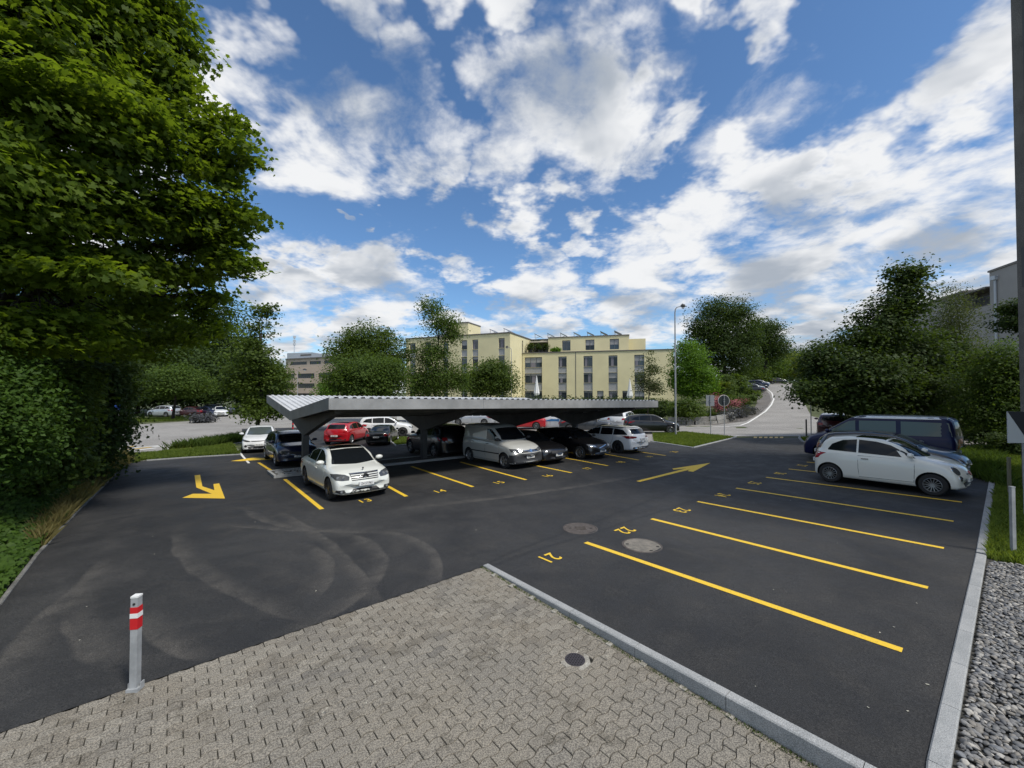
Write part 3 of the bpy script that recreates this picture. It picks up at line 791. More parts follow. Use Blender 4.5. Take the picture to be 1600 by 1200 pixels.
box3(by, A2-n2*.1, e2, n2, W2+.1, 14, 9.96, 10.12, M_cop, 'roof')
j = upx(900, A2, e2); box3(by, A2+e2*(j-.1)-n2*.03, e2, n2, .12, .03, -1, 9.94, M_cop, 'downpipe')
# penthouse
A3 = A2+n2*3.1+e2*4.2; W3 = upx(983, A3, e2)
rc = []
for (a, b) in ((878.5,891.5),(915,929),(953,967.5)): rc.append((upx(a,A3,e2),upx(b,A3,e2),10.6,12.5,'win'))
facade(by, A3, e2, W3, 10.12, 13.05, rc, M_yel, n2)
quadwall(by, [A3+e2*W3+Vector((0,0,10.12)), A3+e2*W3+n2*8+Vector((0,0,10.12)), A3+e2*W3+n2*8+Vector((0,0,13.05)), A3+e2*W3+Vector((0,0,13.05))], M_yel)
facade(by, A2+n2*5.4+e2*.4, e2, 4.0, 10.12, 13.05, [(.6,3.6,10.4,12.5,'win')], M_yel, n2, glass=M_glassd)
quadwall(by, [A3+Vector((0,0,10.12)), A3+n2*3+Vector((0,0,10.12)), A3+n2*3+Vector((0,0,13.05)), A3+Vector((0,0,13.05))], M_yel)
box3(by, A2+n2*5.2+e2*.3, e2, n2, 4.0, 6, 13.06, 13.2, M_cop, 'penthouse_roof'); box3(by, A3-n2*.1, e2, n2, W3+.1, 8, 13.06, 13.2, M_cop, 'penthouse_roof')
box3(by, A3+e2*(W3+.02)+n2*1.8, e2, n2, 2.9, 5, 10.12, 12.6, M_yel, 'attic_room')
# awning and terrace plants
aw = MB(); V = [A2+e2*.6+n2*5.3+Vector((0,0,12.9)), A2+e2*4.1+n2*5.3+Vector((0,0,12.9)), A2+e2*4.1+n2*2.6+Vector((0,0,12.3)), A2+e2*.6+n2*2.6+Vector((0,0,12.3))]
aw.add([v-by.location for v in V]+[v-by.location-Vector((0,0,.06)) for v in V], [(0,1,2,3),(7,6,5,4),(0,4,5,1),(1,5,6,2),(2,6,7,3),(3,7,4,0)]); aw.build('awning', mat('awning_cloth', (.30,.27,.20), .9), by)
# roof solar panels
M_solar = mat('solar_panel', (.05,.06,.09), .2); sp = None
def solar(u, A, e, n, z, W=1.5):
    root = bpy.data.objects.new('solar_panel', None)
    mb = MB(); p0 = A+e*u+Vector((0,0,z))
    a = [p0+Vector((0,0,.95)), p0+e*(W*.9)+Vector((0,0,.25)), p0+e*(W*.9)+n*2.2+Vector((0,0,.25)), p0+n*2.2+Vector((0,0,.95))]
    mb.add([v-by.location for v in a]+[v-by.location-Vector((0,0,.08)) for v in a], [(0,1,2,3),(7,6,5,4),(0,4,5,1),(1,5,6,2),(2,6,7,3),(3,7,4,0)])
    o = mb.build('solar_panel', M_solar, by)
    st = MB(); st.tube([p0+e*.15+Vector((0,0,0))-by.location, p0+e*.15+Vector((0,0,.82))-by.location], .04, 6); st.tube([p0+e*.15-by.location, p0+e*1.1+Vector((0,0,.3))-by.location], .035, 6); st.build('stand', M_cop, o)
for px in (764,786): solar(upx(px-4, A, e1), A+n1*1.2, e1, n1, 13.18)
for px in (839,859,879,900,921,942,964): solar(upx(px-4, A3+n2*.8, e2), A3+n2*.8, e2, n2, 13.2)
# ---- pink office building far left
Ap = xy(P(436,600,140)); Bp = xy(P(529,600,128)); ep = (Bp-Ap).normalized(); np_ = Vector((-ep.y, ep.x, 0)); Wp = (Bp-Ap).length
bp = empty('office_building', 'distant pinkish beige office block with dark ribbon windows and pale metal roof storey', 'building', (Ap.x, Ap.y, 0))
D0 = 134
rc = []
for (ya, yb) in ((591,583.5),(606.5,599),(622,614.5),(638,630)):
    for (a, b) in ((439,443.5),(447,460),(465,491),(497,522.5)): rc.append((max(.2,upx(a,Ap,ep)), min(Wp-.3, upx(b,Ap,ep)), Z(ya,D0), Z(yb,D0), 'rib'))
facade(bp, Ap, ep, Wp, -2, Z(573.5,D0), rc, M_pink, np_, glass=M_glassd, curtains=False)
A4 = Ap+np_*2.5; rc = []
for (a, b) in ((438,449),(454,479),(483.5,501),(506,523)): rc.append((max(.2,upx(a,A4,ep)), min(Wp-.2,upx(b,A4,ep)), Z(569,D0+2), Z(564,D0+2), 'rib'))
facade(bp, A4, ep, Wp, Z(574,D0), Z(560,D0+2), rc, M_pinkd, np_, glass=M_glassd, curtains=False)
box3(bp, A4-np_*.3, ep, np_, Wp-.3, 13, Z(560,D0+2)+.01, Z(560,D0+2)+.4, M_cop, 'roof')
box3(bp, Ap+np_*.02, ep, np_, Wp, 2.4, Z(574,D0)-.1, Z(574,D0)+.05, M_pinkd, 'terrace')
quadwall(bp, [Bp+Vector((0,0,-2)), Bp+np_*16+Vector((0,0,-2)), Bp+np_*16+Vector((0,0,Z(574,D0))), Bp+Vector((0,0,Z(574,D0)))], M_pink)
pm = MB(); a0 = A4+np_*3; zt = Z(560,D0+2)+.41
prof = [(upx(448,a0,ep), zt), (upx(530,a0,ep), zt), (upx(487,a0,ep), Z(549.5,D0+5)), (upx(448,a0,ep), Z(548.5,D0+5))]
pm.prism([a0+ep*u+Vector((0,0,z))-bp.location for u, z in prof], np_*8); pm.build('metal_penthouse', M_lightmetal, bp)
lv = MB(); lv.prism([a0-np_*.05+ep*u+Vector((0,0,z))-bp.location for u, z in ((upx(469,a0,ep),Z(554.5,D0+5)),(upx(486,a0,ep),Z(554.5,D0+5)),(upx(486,a0,ep),Z(552,D0+5)),(upx(469,a0,ep),Z(552,D0+5)))], np_*.1); lv.build('louvre', M_cop, bp)
mb = MB(); mp = a0+ep*upx(451.5,a0,ep)+np_*2; mb.tube([mp+Vector((0,0,zt))-bp.location, mp+Vector((0,0,Z(520,D0+5)))-bp.location], [.25,.12], 6)
for dz in (0,1.2,2.6): mb.box((-.45,-.2,Z(535,D0+5)+dz-bp.location.z), (.45,.2,Z(535,D0+5)+dz+.9-bp.location.z), Matrix.Translation((mp.x-bp.location.x, mp.y-bp.location.y, 0)))
mb.build('antenna', M_lightmetal, bp)
# ---- grey building behind the trees at the right
Q = xy((50,42)); qe = Vector((-3.8,-11,0)).normalized(); qn = Vector((-qe.y, qe.x, 0)); qn = qn if qn.x > 0 else -qn
bg_ = empty('grey_building', 'grey rendered building with roof terrace and downpipe rising behind the trees on the right', 'building', (50,42,0))
zt = Z(425,42)
facade(bg_, Q, qe, 13, -1, zt, [], M_grw, qn)
quadwall(bg_, [Q+qn*9+Vector((0,0,-1)), Q+Vector((0,0,-1)), Q+Vector((0,0,zt)), Q+qn*9+Vector((0,0,zt))], M_grw)
box3(bg_, Q-qn*.1-qe*.1, qe, qn, 13.2, 9, zt+.01, zt+.2, M_cop, 'roof')
mb = MB(); dp = Q+qe*.9-qn*.12; mb.tube([dp+Vector((0,0,2))-bg_.location, dp+Vector((0,0,zt-1.0))-bg_.location], .1, 8); mb.box((-.28,-.2,zt-1.0), (.28,.2,zt-.6), Matrix.Translation((dp.x-bg_.location.x, dp.y-bg_.location.y, 0))); mb.build('downpipe', M_lightmetal, bg_)
Q2 = Q-qe*24; z2 = Z(476,42)
facade(bg_, Q2, qe, 24, -1, z2, [(3,5,5,7,'win'),(8,10,5,7,'win'),(13,15,5,7,'win'),(18,20,5,7,'win'),(3,5,8.4,10.4,'win'),(8,10,8.4,10.4,'win'),(13,15,8.4,10.4,'win')], M_grw, qn)
box3(bg_, Q2+qn*.01, qe, qn, 24, 12, z2+.01, z2+.1, M_cop, 'terrace_floor')
box3(bg_, Q2, qe, qn, 20, 10, z2+.11, Z(448,43), M_grw, 'upper_storey'); box3(bg_, Q2-qn*.25, qe, qn, 20.6, 10.2, Z(448,43)+.01, Z(448,43)+.22, M_cop, 'upper_roof')
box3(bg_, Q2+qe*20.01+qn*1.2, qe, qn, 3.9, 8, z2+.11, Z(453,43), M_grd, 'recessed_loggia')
box3(bg_, Q2+qe*19.5-qn*.3, qe, qn, 4.4, 3, Z(453,43)+.02, Z(453,43)+.2, M_cop, 'canopy')
rb = MB()
for k in range(26):
    p_ = Q2+qe*(13+k*.42)+qn*.06-bg_.location; rb.tube([p_+Vector((0,0,z2)), p_+Vector((0,0,z2+1.0))], .02, 4)
rb.tube([Q2+qe*13+qn*.06-bg_.location+Vector((0,0,z2+1)), Q2+qe*23.9+qn*.06-bg_.location+Vector((0,0,z2+1))], .035, 5); rb.build('railing', M_grd, bg_)
# ---- wall of the building we stand beside
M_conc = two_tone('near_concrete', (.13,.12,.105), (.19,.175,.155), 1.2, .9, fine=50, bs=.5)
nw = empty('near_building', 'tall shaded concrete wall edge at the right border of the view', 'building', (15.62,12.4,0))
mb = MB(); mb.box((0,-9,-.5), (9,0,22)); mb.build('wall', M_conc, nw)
mb = MB(); mb.box((-.03,-.62,10.2), (-.005,-.36,21)); mb.build('window', M_glassd, nw)
mb = MB(); mb.box((-.04,-.35,-.5), (-.003,-.30,22)); mb.build('joint_profile', M_grd, nw)
mb = MB(); mb.box((-.05,-.45,6.2), (-.004,-.15,7.4)); mb.build('vent_grille', M_grd, nw)

# ================================================================== STREET FURNITURE
M_galv = two_tone('galvanised_post', (.26,.27,.275), (.36,.37,.375), 6, .45, bs=.05)
M_white = mat('white_paint', (.75,.75,.73), .5); M_red = mat('red_reflective', (.55,.015,.02), .4); M_black = mat('black_paint', (.012,.013,.018), .5)
# bollard
b0 = G(211,1077); b0.z -= drop(b0)*0
bo = empty('bollard', 'square grey steel bollard with red and white bands on the paving edge', 'bollard', b0, R(9))
H_ = (1077-934)/FPX*b0.y*1.0
w = .033
mb = MB(); mb.box((-w,-w,.02), (w,w,H_)); mb.build('post', M_galv, bo)
mb = MB(); mb.box((-.055,-.05,-.02), (.055,.05,.03)); mb.box((-.062,-.01,.0), (-.05,.04,.07)); mb.box((.05,-.01,.0), (.062,.04,.07)); mb.build('base', M_galv, bo)
mb = MB(); mb.box((-w-.002,-w-.002,H_-.012), (w+.002,w+.002,H_+.006)); mb.build('cap', M_white, bo)
mb = MB(); mb.box((-w-.0025,-w-.0025,H_*.655), (w+.0025,w+.0025,H_*.89)); mb.build('red_band', M_red, bo)
mb = MB(); mb.box((-w-.004,-w-.004,H_*.775), (w+.004,w+.004,H_*.825)); mb.build('white_band', M_white, bo)
mb = MB(); mb.tube([(0,-w-.006,H_*.925), (0,-w+.002,H_*.925)], .012, 12); mb.build('lock', mat('dark_lock', (.03,.03,.03), .4), bo)
# lamp post with bent arm
def lamp(label, base, top_y, armdx, r=.07):
    root = empty('street_lamp', label, 'street lamp', base)
    h = Z(top_y, base.y)-base.z
    mb = MB(); mb.tube([(0,0,-.1),(0,0,h*.5),(0,0,h-.5),(armdx*.06,0,h-.2),(armdx*.25,0,h-.04),(armdx*.6,0,h+.02),(armdx,0,h+.04)], [r,r*.8,r*.62,r*.6,r*.55,r*.5,r*.5], 10); mb.build('pole', M_galv, root, smooth=True)
    hd = MB(); hd.tube([(armdx*.8,0,h+.06),(armdx,0,h+.10),(armdx*1.25,0,h+.06),(armdx*1.4,0,h+.0)], [.05,.15,.14,.05], 10); hd.build('lamp_head', M_grd, root, smooth=True)
    gl = MB(); gl.tube([(armdx*1.0,0,h-.03),(armdx*1.25,0,h-.06)], [.1,.09], 8); gl.build('diffuser', M_white, root)
b = G(1056,681); lamp('tall grey lamp post on the grass strip in front of the street', b, 479, .55)
b = G(799,655); lamp('slim lamp post rising behind the carport before the yellow building', b, 543, -.5, .06)
b = G(582,652); lamp('distant curved lamp post in front of the round-crowned tree', b, 541, 1.0, .06)
b = Vector((xy(P(465,600,62)).x, 62, -.5)); lamp('distant lamp post in front of the pink office building', b, 578, 1.0, .06)
# signs seen from the back
def sign(label, base, zc, shape, w, h, m, r=.03, back=True, ptop=None):
    root = empty('traffic_sign', label, 'sign', base)
    mb = MB(); mb.tube([(0,0,-.1),(0,0,(ptop or zc+h/2)-base.z)], r, 8); mb.build('pole', M_galv, root, smooth=True)
    mb = MB()
    if shape == 'round': mb.tube([(0,.04,zc-base.z),(0,.05,zc-base.z)], w/2, 28)
    else: mb.box((-w/2,.03,zc-h/2-base.z), (w/2,.045,zc+h/2-base.z))
    o = mb.build('plate', m, root)
    rm = MB()
    if shape == 'round':
        n = 28; V = []; F = []
        for k in range(n):
            t = 2*PI*k/n
            for rr, y in ((w/2,.03),(w/2+.02,.035),(w/2+.02,.055),(w/2,.055)): V.append((rr*math.cos(t), y, zc-base.z+rr*math.sin(t)))
        for k in range(n):
            for i in range(4): F.append((k*4+i, k*4+(i+1)%4, ((k+1)%n)*4+(i+1)%4, ((k+1)%n)*4+i))
        rm.add(V, F); rm.build('rim', M_white, o)
    cl = MB(); cl.box((-.06,-.035,zc-base.z-.09), (.06,.029,zc-base.z-.05)); cl.box((-.06,-.035,zc-base.z+.05), (.06,.029,zc-base.z+.09)); cl.build('clamp', M_galv, root)
b = G(1132,679); sign('round traffic sign seen from its dark back side at the exit', b, Z(626,b.y), 'round', 17*b.y/FPX, 17*b.y/FPX, mat('sign_back', (.035,.045,.05), .5))
b = G(1110.5,679); sign('square grey sign board seen from behind, left of the round sign', b, Z(626,b.y), 'rect', 13*b.y/FPX, 17*b.y/FPX, mat('sign_grey', (.27,.29,.31), .5))
b = G(1267.5,680); sign('thin sign pole whose plate is hidden in the tree by the blue van', b, Z(626,b.y), 'round', .4, .4, mat('sign_back', (.035,.045,.05), .5))
root = empty('marker_post', 'short dark marker post on the small grass island', 'post', G(1260,681)); mb = MB(); mb.tube([(0,0,-.1),(0,0,1.15)], .05, 8); mb.build('post', M_grd, root); mb = MB(); mb.tube([(0,0,1.15),(0,0,1.19)], .055, 8); mb.build('cap', M_galv, root)
# construction sign and stakes on the right
d = 9.5; sb = xy(P(1589,700,d)); sb = Vector((sb.x, sb.y, terr(sb.x, sb.y)))
root = empty('board_sign', 'white board with a large black triangle on a post by the grass', 'sign', sb, R(-6))
x0 = (1577-1589)/FPX*d; x1 = x0+.78; zt_, zb_ = Z(643,d)-sb.z, Z(692,d)-sb.z
mb = MB(); mb.box((x0,0,zb_), (x1,.02,zt_)); pl = mb.build('board', mat('board_white', (.42,.44,.45), .6), root)
mb = MB(); mb.prism([Vector((x0,-.002,zt_)), Vector((x1,-.002,zt_)), Vector((x0+.42,-.002,zb_+.04))], (0,-.003,0)); mb.build('triangle', M_black, pl)
mb = MB(); mb.box((x0+.36,.021,-.1), (x0+.42,.07,zt_)); mb.build('post', M_galv, root)
def stake(label, px, y0, y1, r=.035, m=None):
    b = G(px, y1); root = empty('stake', label, 'post', b)
    mb = MB(); mb.box((-r,-r*.7,-.1), (r,r*.7,(y1-y0)/FPX*b.y)); mb.build('post', m or mat('old_wood', (.16,.15,.10), .9), root)
    mb = MB(); mb.box((-r*1.1,-r*.8,(y1-y0)/FPX*b.y), (r*1.1,r*.8,(y1-y0)/FPX*b.y+.02)); mb.build('cap', m or mat('old_wood', (.16,.15,.10), .9), root)
stake('grey square steel post standing at the edge of the pebble bed', 1583.5, 763, 868, .033, M_galv)
stake('weathered wooden stake in the grass behind the steel post', 1577.5, 716, 775, .035)
# red and white posts on the street, flag, small sign, parasols
def rwpost(label, px, py, h=1.1):
    b = G(px, py); root = empty('striped_post', label, 'post', b, group='red and white posts by the street')
    for k in range(6):
        mb = MB(); mb.tube([(0,0,h*k/6),(0,0,h*(k+1)/6-.002)], .07, 8); mb.build('band', M_red if k % 2 == 0 else M_black, root)
rwpost('red and black striped post left of the carport post', 457.5, 670); rwpost('striped marker post between the carport post and the red car', 507, 664)
b = xy(P(628,600,60)); b.z = -.5
root = empty('flag', 'small white and dark flag hanging from a pole beside the tree', 'flag', b)
mb = MB(); mb.tube([(0,0,0),(0,0,5.6)], .05, 6); mb.build('pole', M_white, root)
mb = MB(); V = []; F = []
for i in range(7):
    for jj in range(6):
        V.append((-.05-i*.16+.03*jj, .12*math.sin(i*1.3+jj*.5), 5.5-jj*.26-i*.10-.03*i*jj))
for i in range(6):
    for jj in range(5): F.append((i*6+jj, i*6+jj+1, (i+1)*6+jj+1, (i+1)*6+jj))
mb.add(V, F); fl = mb.build('cloth', M_white, root)
mb = MB(); mb.add([(v[0], v[1]-.012, v[2]) for v in V[12:30]], [(i*6+jj, i*6+jj+1, (i+1)*6+jj+1, (i+1)*6+jj) for i in range(2) for jj in range(1, 4)]); mb.build('dark_band', mat('flag_blue', (.02,.03,.10), .8), fl)
b = G(629,664); root = empty('small_sign', 'small white information board on the lawn behind the carport', 'sign', b)
mb = MB(); mb.box((-.6,0,Z(656,b.y)-b.z),(.6,.05,Z(650,b.y)-b.z)); mb.build('board', M_white, root); mb = MB(); mb.tube([(-.4,.06,-.1),(-.4,.06,Z(652,b.y)-b.z)], .03, 6); mb.tube([(.4,.06,-.1),(.4,.06,Z(652,b.y)-b.z)], .03, 6); mb.build('leg', M_galv, root)
def parasol(label, px, yt, yb, d):
    b = xy(P(px,600,d)); b.z = terr(b.x, b.y); root = empty('parasol', label, 'parasol', b, group='closed parasols before the yellow building')
    zt, zb = Z(yt, d)-b.z, Z(yb, d)-b.z
    mb = MB(); mb.tube([(0,0,0),(0,0,zt+.1)], .035, 6); mb.build('pole', M_galv, root)
    mb = MB(); n = 16; V = []; F = []; rings = ((zt,.03),(zt-.5*(zt-zb),.22),(zb+.35,.40),(zb,.30))
    for z, r in rings:
        for k in range(n): rr = r*(1+.22*(k % 2)); V.append((rr*math.cos(2*PI*k/n), rr*math.sin(2*PI*k/n), z))
    for i in range(3):
        for k in range(n): F.append((i*n+k, i*n+(k+1)%n, (i+1)*n+(k+1)%n, (i+1)*n+k))
    mb.add(V, F); mb.build('canopy', M_white, root)
parasol('taller closed white parasol in front of the grey window band', 838.5, 587, 618, 62); parasol('closed white parasol half hidden by the slender sapling', 984, 592, 622, 62)
# stone block retaining wall
sw = empty('stone_wall', 'low retaining wall of rough pale stone blocks below the lavender', 'wall', G(1060,664))
random.seed(3)
wp = pix([(1045,664.5),(1100,663.5),(1132,661),(1149,655)])
M_stone = two_tone('rough_limestone', (.22,.21,.19), (.42,.41,.38), .9, .9, fine=30, bs=1, bd=.03)
for row in range(2):
    for a, b in zip(wp[:-1], wp[1:]):
        n = max(1, int((b-a).length/.75))
        for i in range(n):
            t0, t1 = (i+.03)/n, (i+.97)/n; c0 = a.lerp(b, t0); c1 = a.lerp(b, t1); dd = (c1-c0); dd.z = 0; L = dd.length; dd.normalize(); nn = Vector((-dd.y, dd.x, 0))
            h = random.uniform(.34,.44); zz = terr(c0.x, c0.y)+row*.42-.05
            mb = MB(); V = []
            for z in (0, h):
                for s, w_ in ((0,0),(L*random.uniform(.9,1),0),(L*.95,.5),(0,.5)):
                    j_ = Vector((random.uniform(-.05,.05), random.uniform(-.05,.05), random.uniform(-.03,.03)))
                    V.append(c0+dd*s+nn*(w_+row*.12)+Vector((0,0,zz-c0.z+z))+j_-sw.location)
            mb.add(V, [(3,2,1,0),(4,5,6,7),(0,1,5,4),(1,2,6,5),(2,3,7,6),(3,0,4,7)]); mb.build('stone', M_stone, sw)
# blue and white advertising board in the foliage at the far left
b = xy(P(172,600,42)); b.z = terr(b.x, b.y); root = empty('billboard', 'blue and white board glimpsed through the left tree foliage', 'sign', b)
mb = MB(); mb.box((-1.1,0,Z(640,42)-b.z), (1.1,.08,Z(623,42)-b.z)); mb.build('board', M_white, root)
mb = MB(); mb.box((-1.1,-.01,Z(640,42)-b.z), (1.1,.08,Z(631,42)-b.z-.01)); mb.build('blue_panel', mat('sign_blue', (.03,.10,.45), .5), root); mb = MB(); mb.box((-.9,.09,-.1), (-.8,.16,Z(630,42)-b.z)); mb.box((.8,.09,-.1), (.9,.16,Z(630,42)-b.z)); mb.build('leg', M_galv, root)
# ================================================================== VEHICLES
def car_paint(name, c, metal=.0, rough=.28):
    m = mat(name, c, rough, metal, .5, .8); return m
M_tyre = mat('tyre_rubber', (.02,.02,.02), .85); M_rim = mat('alloy_rim', (.42,.43,.44), .3, .8); M_rimd = mat('dark_alloy', (.08,.08,.085), .35, .7)
M_cglass = mat('car_glass', (.008,.010,.012), .06, 0, .35); M_cglassl = mat('car_glass_clear', (.07,.085,.085), .05, 0, .9)
M_plastic = mat('black_plastic', (.018,.018,.02), .55); M_chrome = mat('chrome', (.65,.66,.67), .12, 1.0); M_lamp = mat('headlamp_glass', (.42,.44,.46), .08, .6); M_lampd = mat('headlamp_dark', (.10,.105,.11), .08, .4)
M_tail = mat('tail_lamp_red', (.30,.008,.012), .12); M_plate = mat('plate_white', (.70,.70,.68), .5); M_arch = mat('wheel_arch_black', (.008,.008,.008), .9); M_inner = mat('car_interior', (.02,.02,.022), .9)

def interp(pts, x):
    if x <= pts[0][0]: return pts[0][1]
    for (x0, y0), (x1, y1) in zip(pts[:-1], pts[1:]):
        if x <= x1:
            t = (x-x0)/(x1-x0) if x1 > x0 else 0; return y0+(y1-y0)*t
    return pts[-1][1]
# profiles: x from rear (-L/2) to front (+L/2); top = centre line height, belt = shoulder height, low = underside
SPECS = {
 'saloon': dict(L=4.58, W=1.78, H=1.45, wb=2.76, fo=.80, wr=.325, roofw=.70,
   top=[(-2.29,.62),(-2.27,.80),(-2.20,.97),(-2.05,1.02),(-1.60,1.06),(-1.15,1.23),(-.75,1.37),(-.30,1.44),(.15,1.45),(.50,1.40),(.95,1.20),(1.30,1.00),(1.45,.965),(1.80,.90),(2.05,.82),(2.18,.74),(2.25,.60),(2.29,.46)],
   belt=[(-2.29,.60),(-2.15,.88),(-1.5,.95),(-.5,.95),(.6,.92),(1.25,.88),(1.9,.78),(2.15,.66),(2.29,.44)],
   side=[[( .98,.96),(.62,1.20),(.28,1.325),(-.02,1.355),(-.02,.985)],[(-.09,.985),(-.09,1.355),(-.5,1.33),(-.88,1.23),(-.88,1.0)],[(-.94,1.005),(-.94,1.20),(-1.32,1.06),(-1.32,1.02)]],
   ws=[(.98,1.34)], front=dict(z0=.995,z1=1.36,w0=.66,w1=.54), rear=dict(z0=1.08,z1=1.34,w0=.62,w1=.52), doors=[(1.05,.02),(-.02,-.95)]),
 'city': dict(L=3.57, W=1.63, H=1.49, wb=2.30, fo=.66, wr=.295, roofw=.74,
   top=[(-1.785,.55),(-1.76,.78),(-1.70,.95),(-1.58,1.12),(-1.42,1.32),(-1.25,1.43),(-.8,1.485),(-.3,1.49),(.1,1.46),(.45,1.33),(.80,1.10),(.97,1.00),(1.15,.965),(1.45,.89),(1.62,.79),(1.72,.66),(1.785,.46)],
   belt=[(-1.785,.54),(-1.65,.90),(-1.2,.98),(-.2,.965),(.6,.94),(.95,.91),(1.35,.83),(1.6,.70),(1.785,.44)],
   side=[[( .80,.97),(.55,1.14),(.28,1.29),(-.05,1.37),(-.45,1.40),(-.45,1.01)],[(-.50,1.01),(-.50,1.40),(-.85,1.36),(-1.12,1.22),(-1.22,1.06),(-1.22,1.03)]],
   front=dict(z0=1.02,z1=1.40,w0=.62,w1=.52), rear=dict(z0=1.05,z1=1.36,w0=.55,w1=.48), doors=[(.78,-.45)]),
 'hatch': dict(L=4.2, W=1.78, H=1.47, wb=2.60, fo=.84, wr=.315, roofw=.72,
   top=[(-2.1,.58),(-2.08,.85),(-2.02,1.02),(-1.90,1.16),(-1.65,1.36),(-1.40,1.42),(-.8,1.465),(-.3,1.47),(.15,1.44),(.50,1.33),(.95,1.10),(1.15,1.01),(1.35,.97),(1.7,.90),(1.9,.81),(2.02,.70),(2.1,.48)],
   belt=[(-2.1,.56),(-1.98,.96),(-1.4,.99),(-.4,.96),(.6,.93),(1.1,.89),(1.6,.80),(1.9,.68),(2.1,.46)],
   side=[[( .92,.97),(.60,1.17),(.25,1.32),(-.05,1.36),(-.05,.985)],[(-.12,.985),(-.12,1.36),(-.55,1.365),(-.90,1.33),(-.90,1.01)],[(-.96,1.01),(-.96,1.32),(-1.30,1.22),(-1.5,1.06)]],
   front=dict(z0=1.04,z1=1.38,w0=.66,w1=.55), rear=dict(z0=1.06,z1=1.34,w0=.60,w1=.52), doors=[(1.0,-.05),(-.05,-.95)]),
 'estate': dict(L=4.75, W=1.84, H=1.47, wb=2.80, fo=.90, wr=.335, roofw=.72,
   top=[(-2.37,.60),(-2.35,.86),(-2.28,1.02),(-2.15,1.14),(-1.92,1.36),(-1.75,1.41),(-1.1,1.455),(-.3,1.47),(.15,1.45),(.50,1.37),(.95,1.15),(1.25,1.00),(1.45,.965),(1.85,.90),(2.12,.80),(2.27,.68),(2.37,.46)],
   belt=[(-2.37,.58),(-2.2,.94),(-1.5,.98),(-.4,.96),(.6,.93),(1.25,.88),(1.9,.78),(2.2,.66),(2.37,.44)],
   side=[[( 1.0,.965),(.64,1.20),(.28,1.33),(-.02,1.36),(-.02,.985)],[(-.09,.985),(-.09,1.36),(-.55,1.36),(-.92,1.345),(-.92,1.0)],[(-.98,1.0),(-.98,1.34),(-1.55,1.29),(-1.86,1.08),(-1.86,1.03)]],
   front=dict(z0=1.02,z1=1.37,w0=.68,w1=.56), rear=dict(z0=1.07,z1=1.33,w0=.64,w1=.54), doors=[(1.05,.0),(-.02,-1.0)]),
 'suv': dict(L=4.45, W=1.85, H=1.66, wb=2.65, fo=.85, wr=.355, roofw=.74,
   top=[(-2.22,.70),(-2.20,.95),(-2.13,1.14),(-2.03,1.32),(-1.85,1.54),(-1.65,1.60),(-1.0,1.65),(-.3,1.66),(.15,1.63),(.50,1.53),(.95,1.28),(1.15,1.15),(1.35,1.11),(1.75,1.05),(2.0,.95),(2.13,.82),(2.22,.58)],
   belt=[(-2.22,.68),(-2.1,1.05),(-1.5,1.11),(-.4,1.08),(.6,1.05),(1.1,1.02),(1.7,.93),(2.0,.80),(2.22,.56)],
   side=[[( .95,1.09),(.62,1.32),(.28,1.49),(-.02,1.53),(-.02,1.11)],[(-.09,1.11),(-.09,1.53),(-.55,1.53),(-.95,1.50),(-.95,1.13)],[(-1.01,1.13),(-1.01,1.50),(-1.45,1.44),(-1.72,1.20)]],
   front=dict(z0=1.17,z1=1.55,w0=.68,w1=.56), rear=dict(z0=1.20,z1=1.52,w0=.64,w1=.54), doors=[(1.0,.0),(-.02,-1.0)]),
 'panelvan': dict(L=4.40, W=1.79, H=1.83, wb=2.68, fo=.88, wr=.325, roofw=.84,
   top=[(-2.20,.75),(-2.19,1.3),(-2.15,1.70),(-2.05,1.79),(-1.5,1.82),(-.5,1.83),(.1,1.80),(.35,1.73),(.85,1.40),(1.15,1.17),(1.35,1.10),(1.7,1.02),(1.95,.92),(2.1,.80),(2.2,.55)],
   belt=[(-2.20,.74),(-2.14,1.12),(-1.5,1.13),(-.4,1.12),(.6,1.09),(1.1,1.03),(1.6,.94),(1.95,.80),(2.2,.53)],
   side=[[( 1.02,1.13),(.68,1.40),(.36,1.62),(.02,1.65),(.02,1.16)]],
   front=dict(z0=1.19,z1=1.66,w0=.70,w1=.62), rear=dict(z0=1.2,z1=1.6,w0=.6,w1=.56), doors=[(1.0,-.02),(-.05,-1.15)]),
 'minibus': dict(L=4.95, W=1.92, H=1.96, wb=3.0, fo=.90, wr=.34, roofw=.83,
   top=[(-2.47,.8),(-2.46,1.35),(-2.40,1.72),(-2.28,1.88),(-2.0,1.93),(-1.0,1.955),(.2,1.95),(.62,1.90),(.95,1.70),(1.35,1.42),(1.68,1.20),(1.85,1.14),(2.1,1.05),(2.28,.93),(2.4,.78),(2.47,.55)],
   belt=[(-2.47,.79),(-2.40,1.15),(-1.5,1.17),(-.4,1.17),(.8,1.16),(1.5,1.10),(2.0,1.0),(2.3,.82),(2.47,.53)],
   side=[[(1.48,1.20),(1.12,1.45),(.72,1.70),(.50,1.74),(.50,1.21)],[(.38,1.21),(.38,1.74),(-.72,1.75),(-.72,1.21)],[(-.86,1.21),(-.86,1.75),(-2.12,1.72),(-2.20,1.23)]],
   front=dict(z0=1.22,z1=1.76,w0=.76,w1=.66), rear=dict(z0=1.25,z1=1.75,w0=.72,w1=.62), doors=[(1.5,.45),(.42,-.78)]),
}
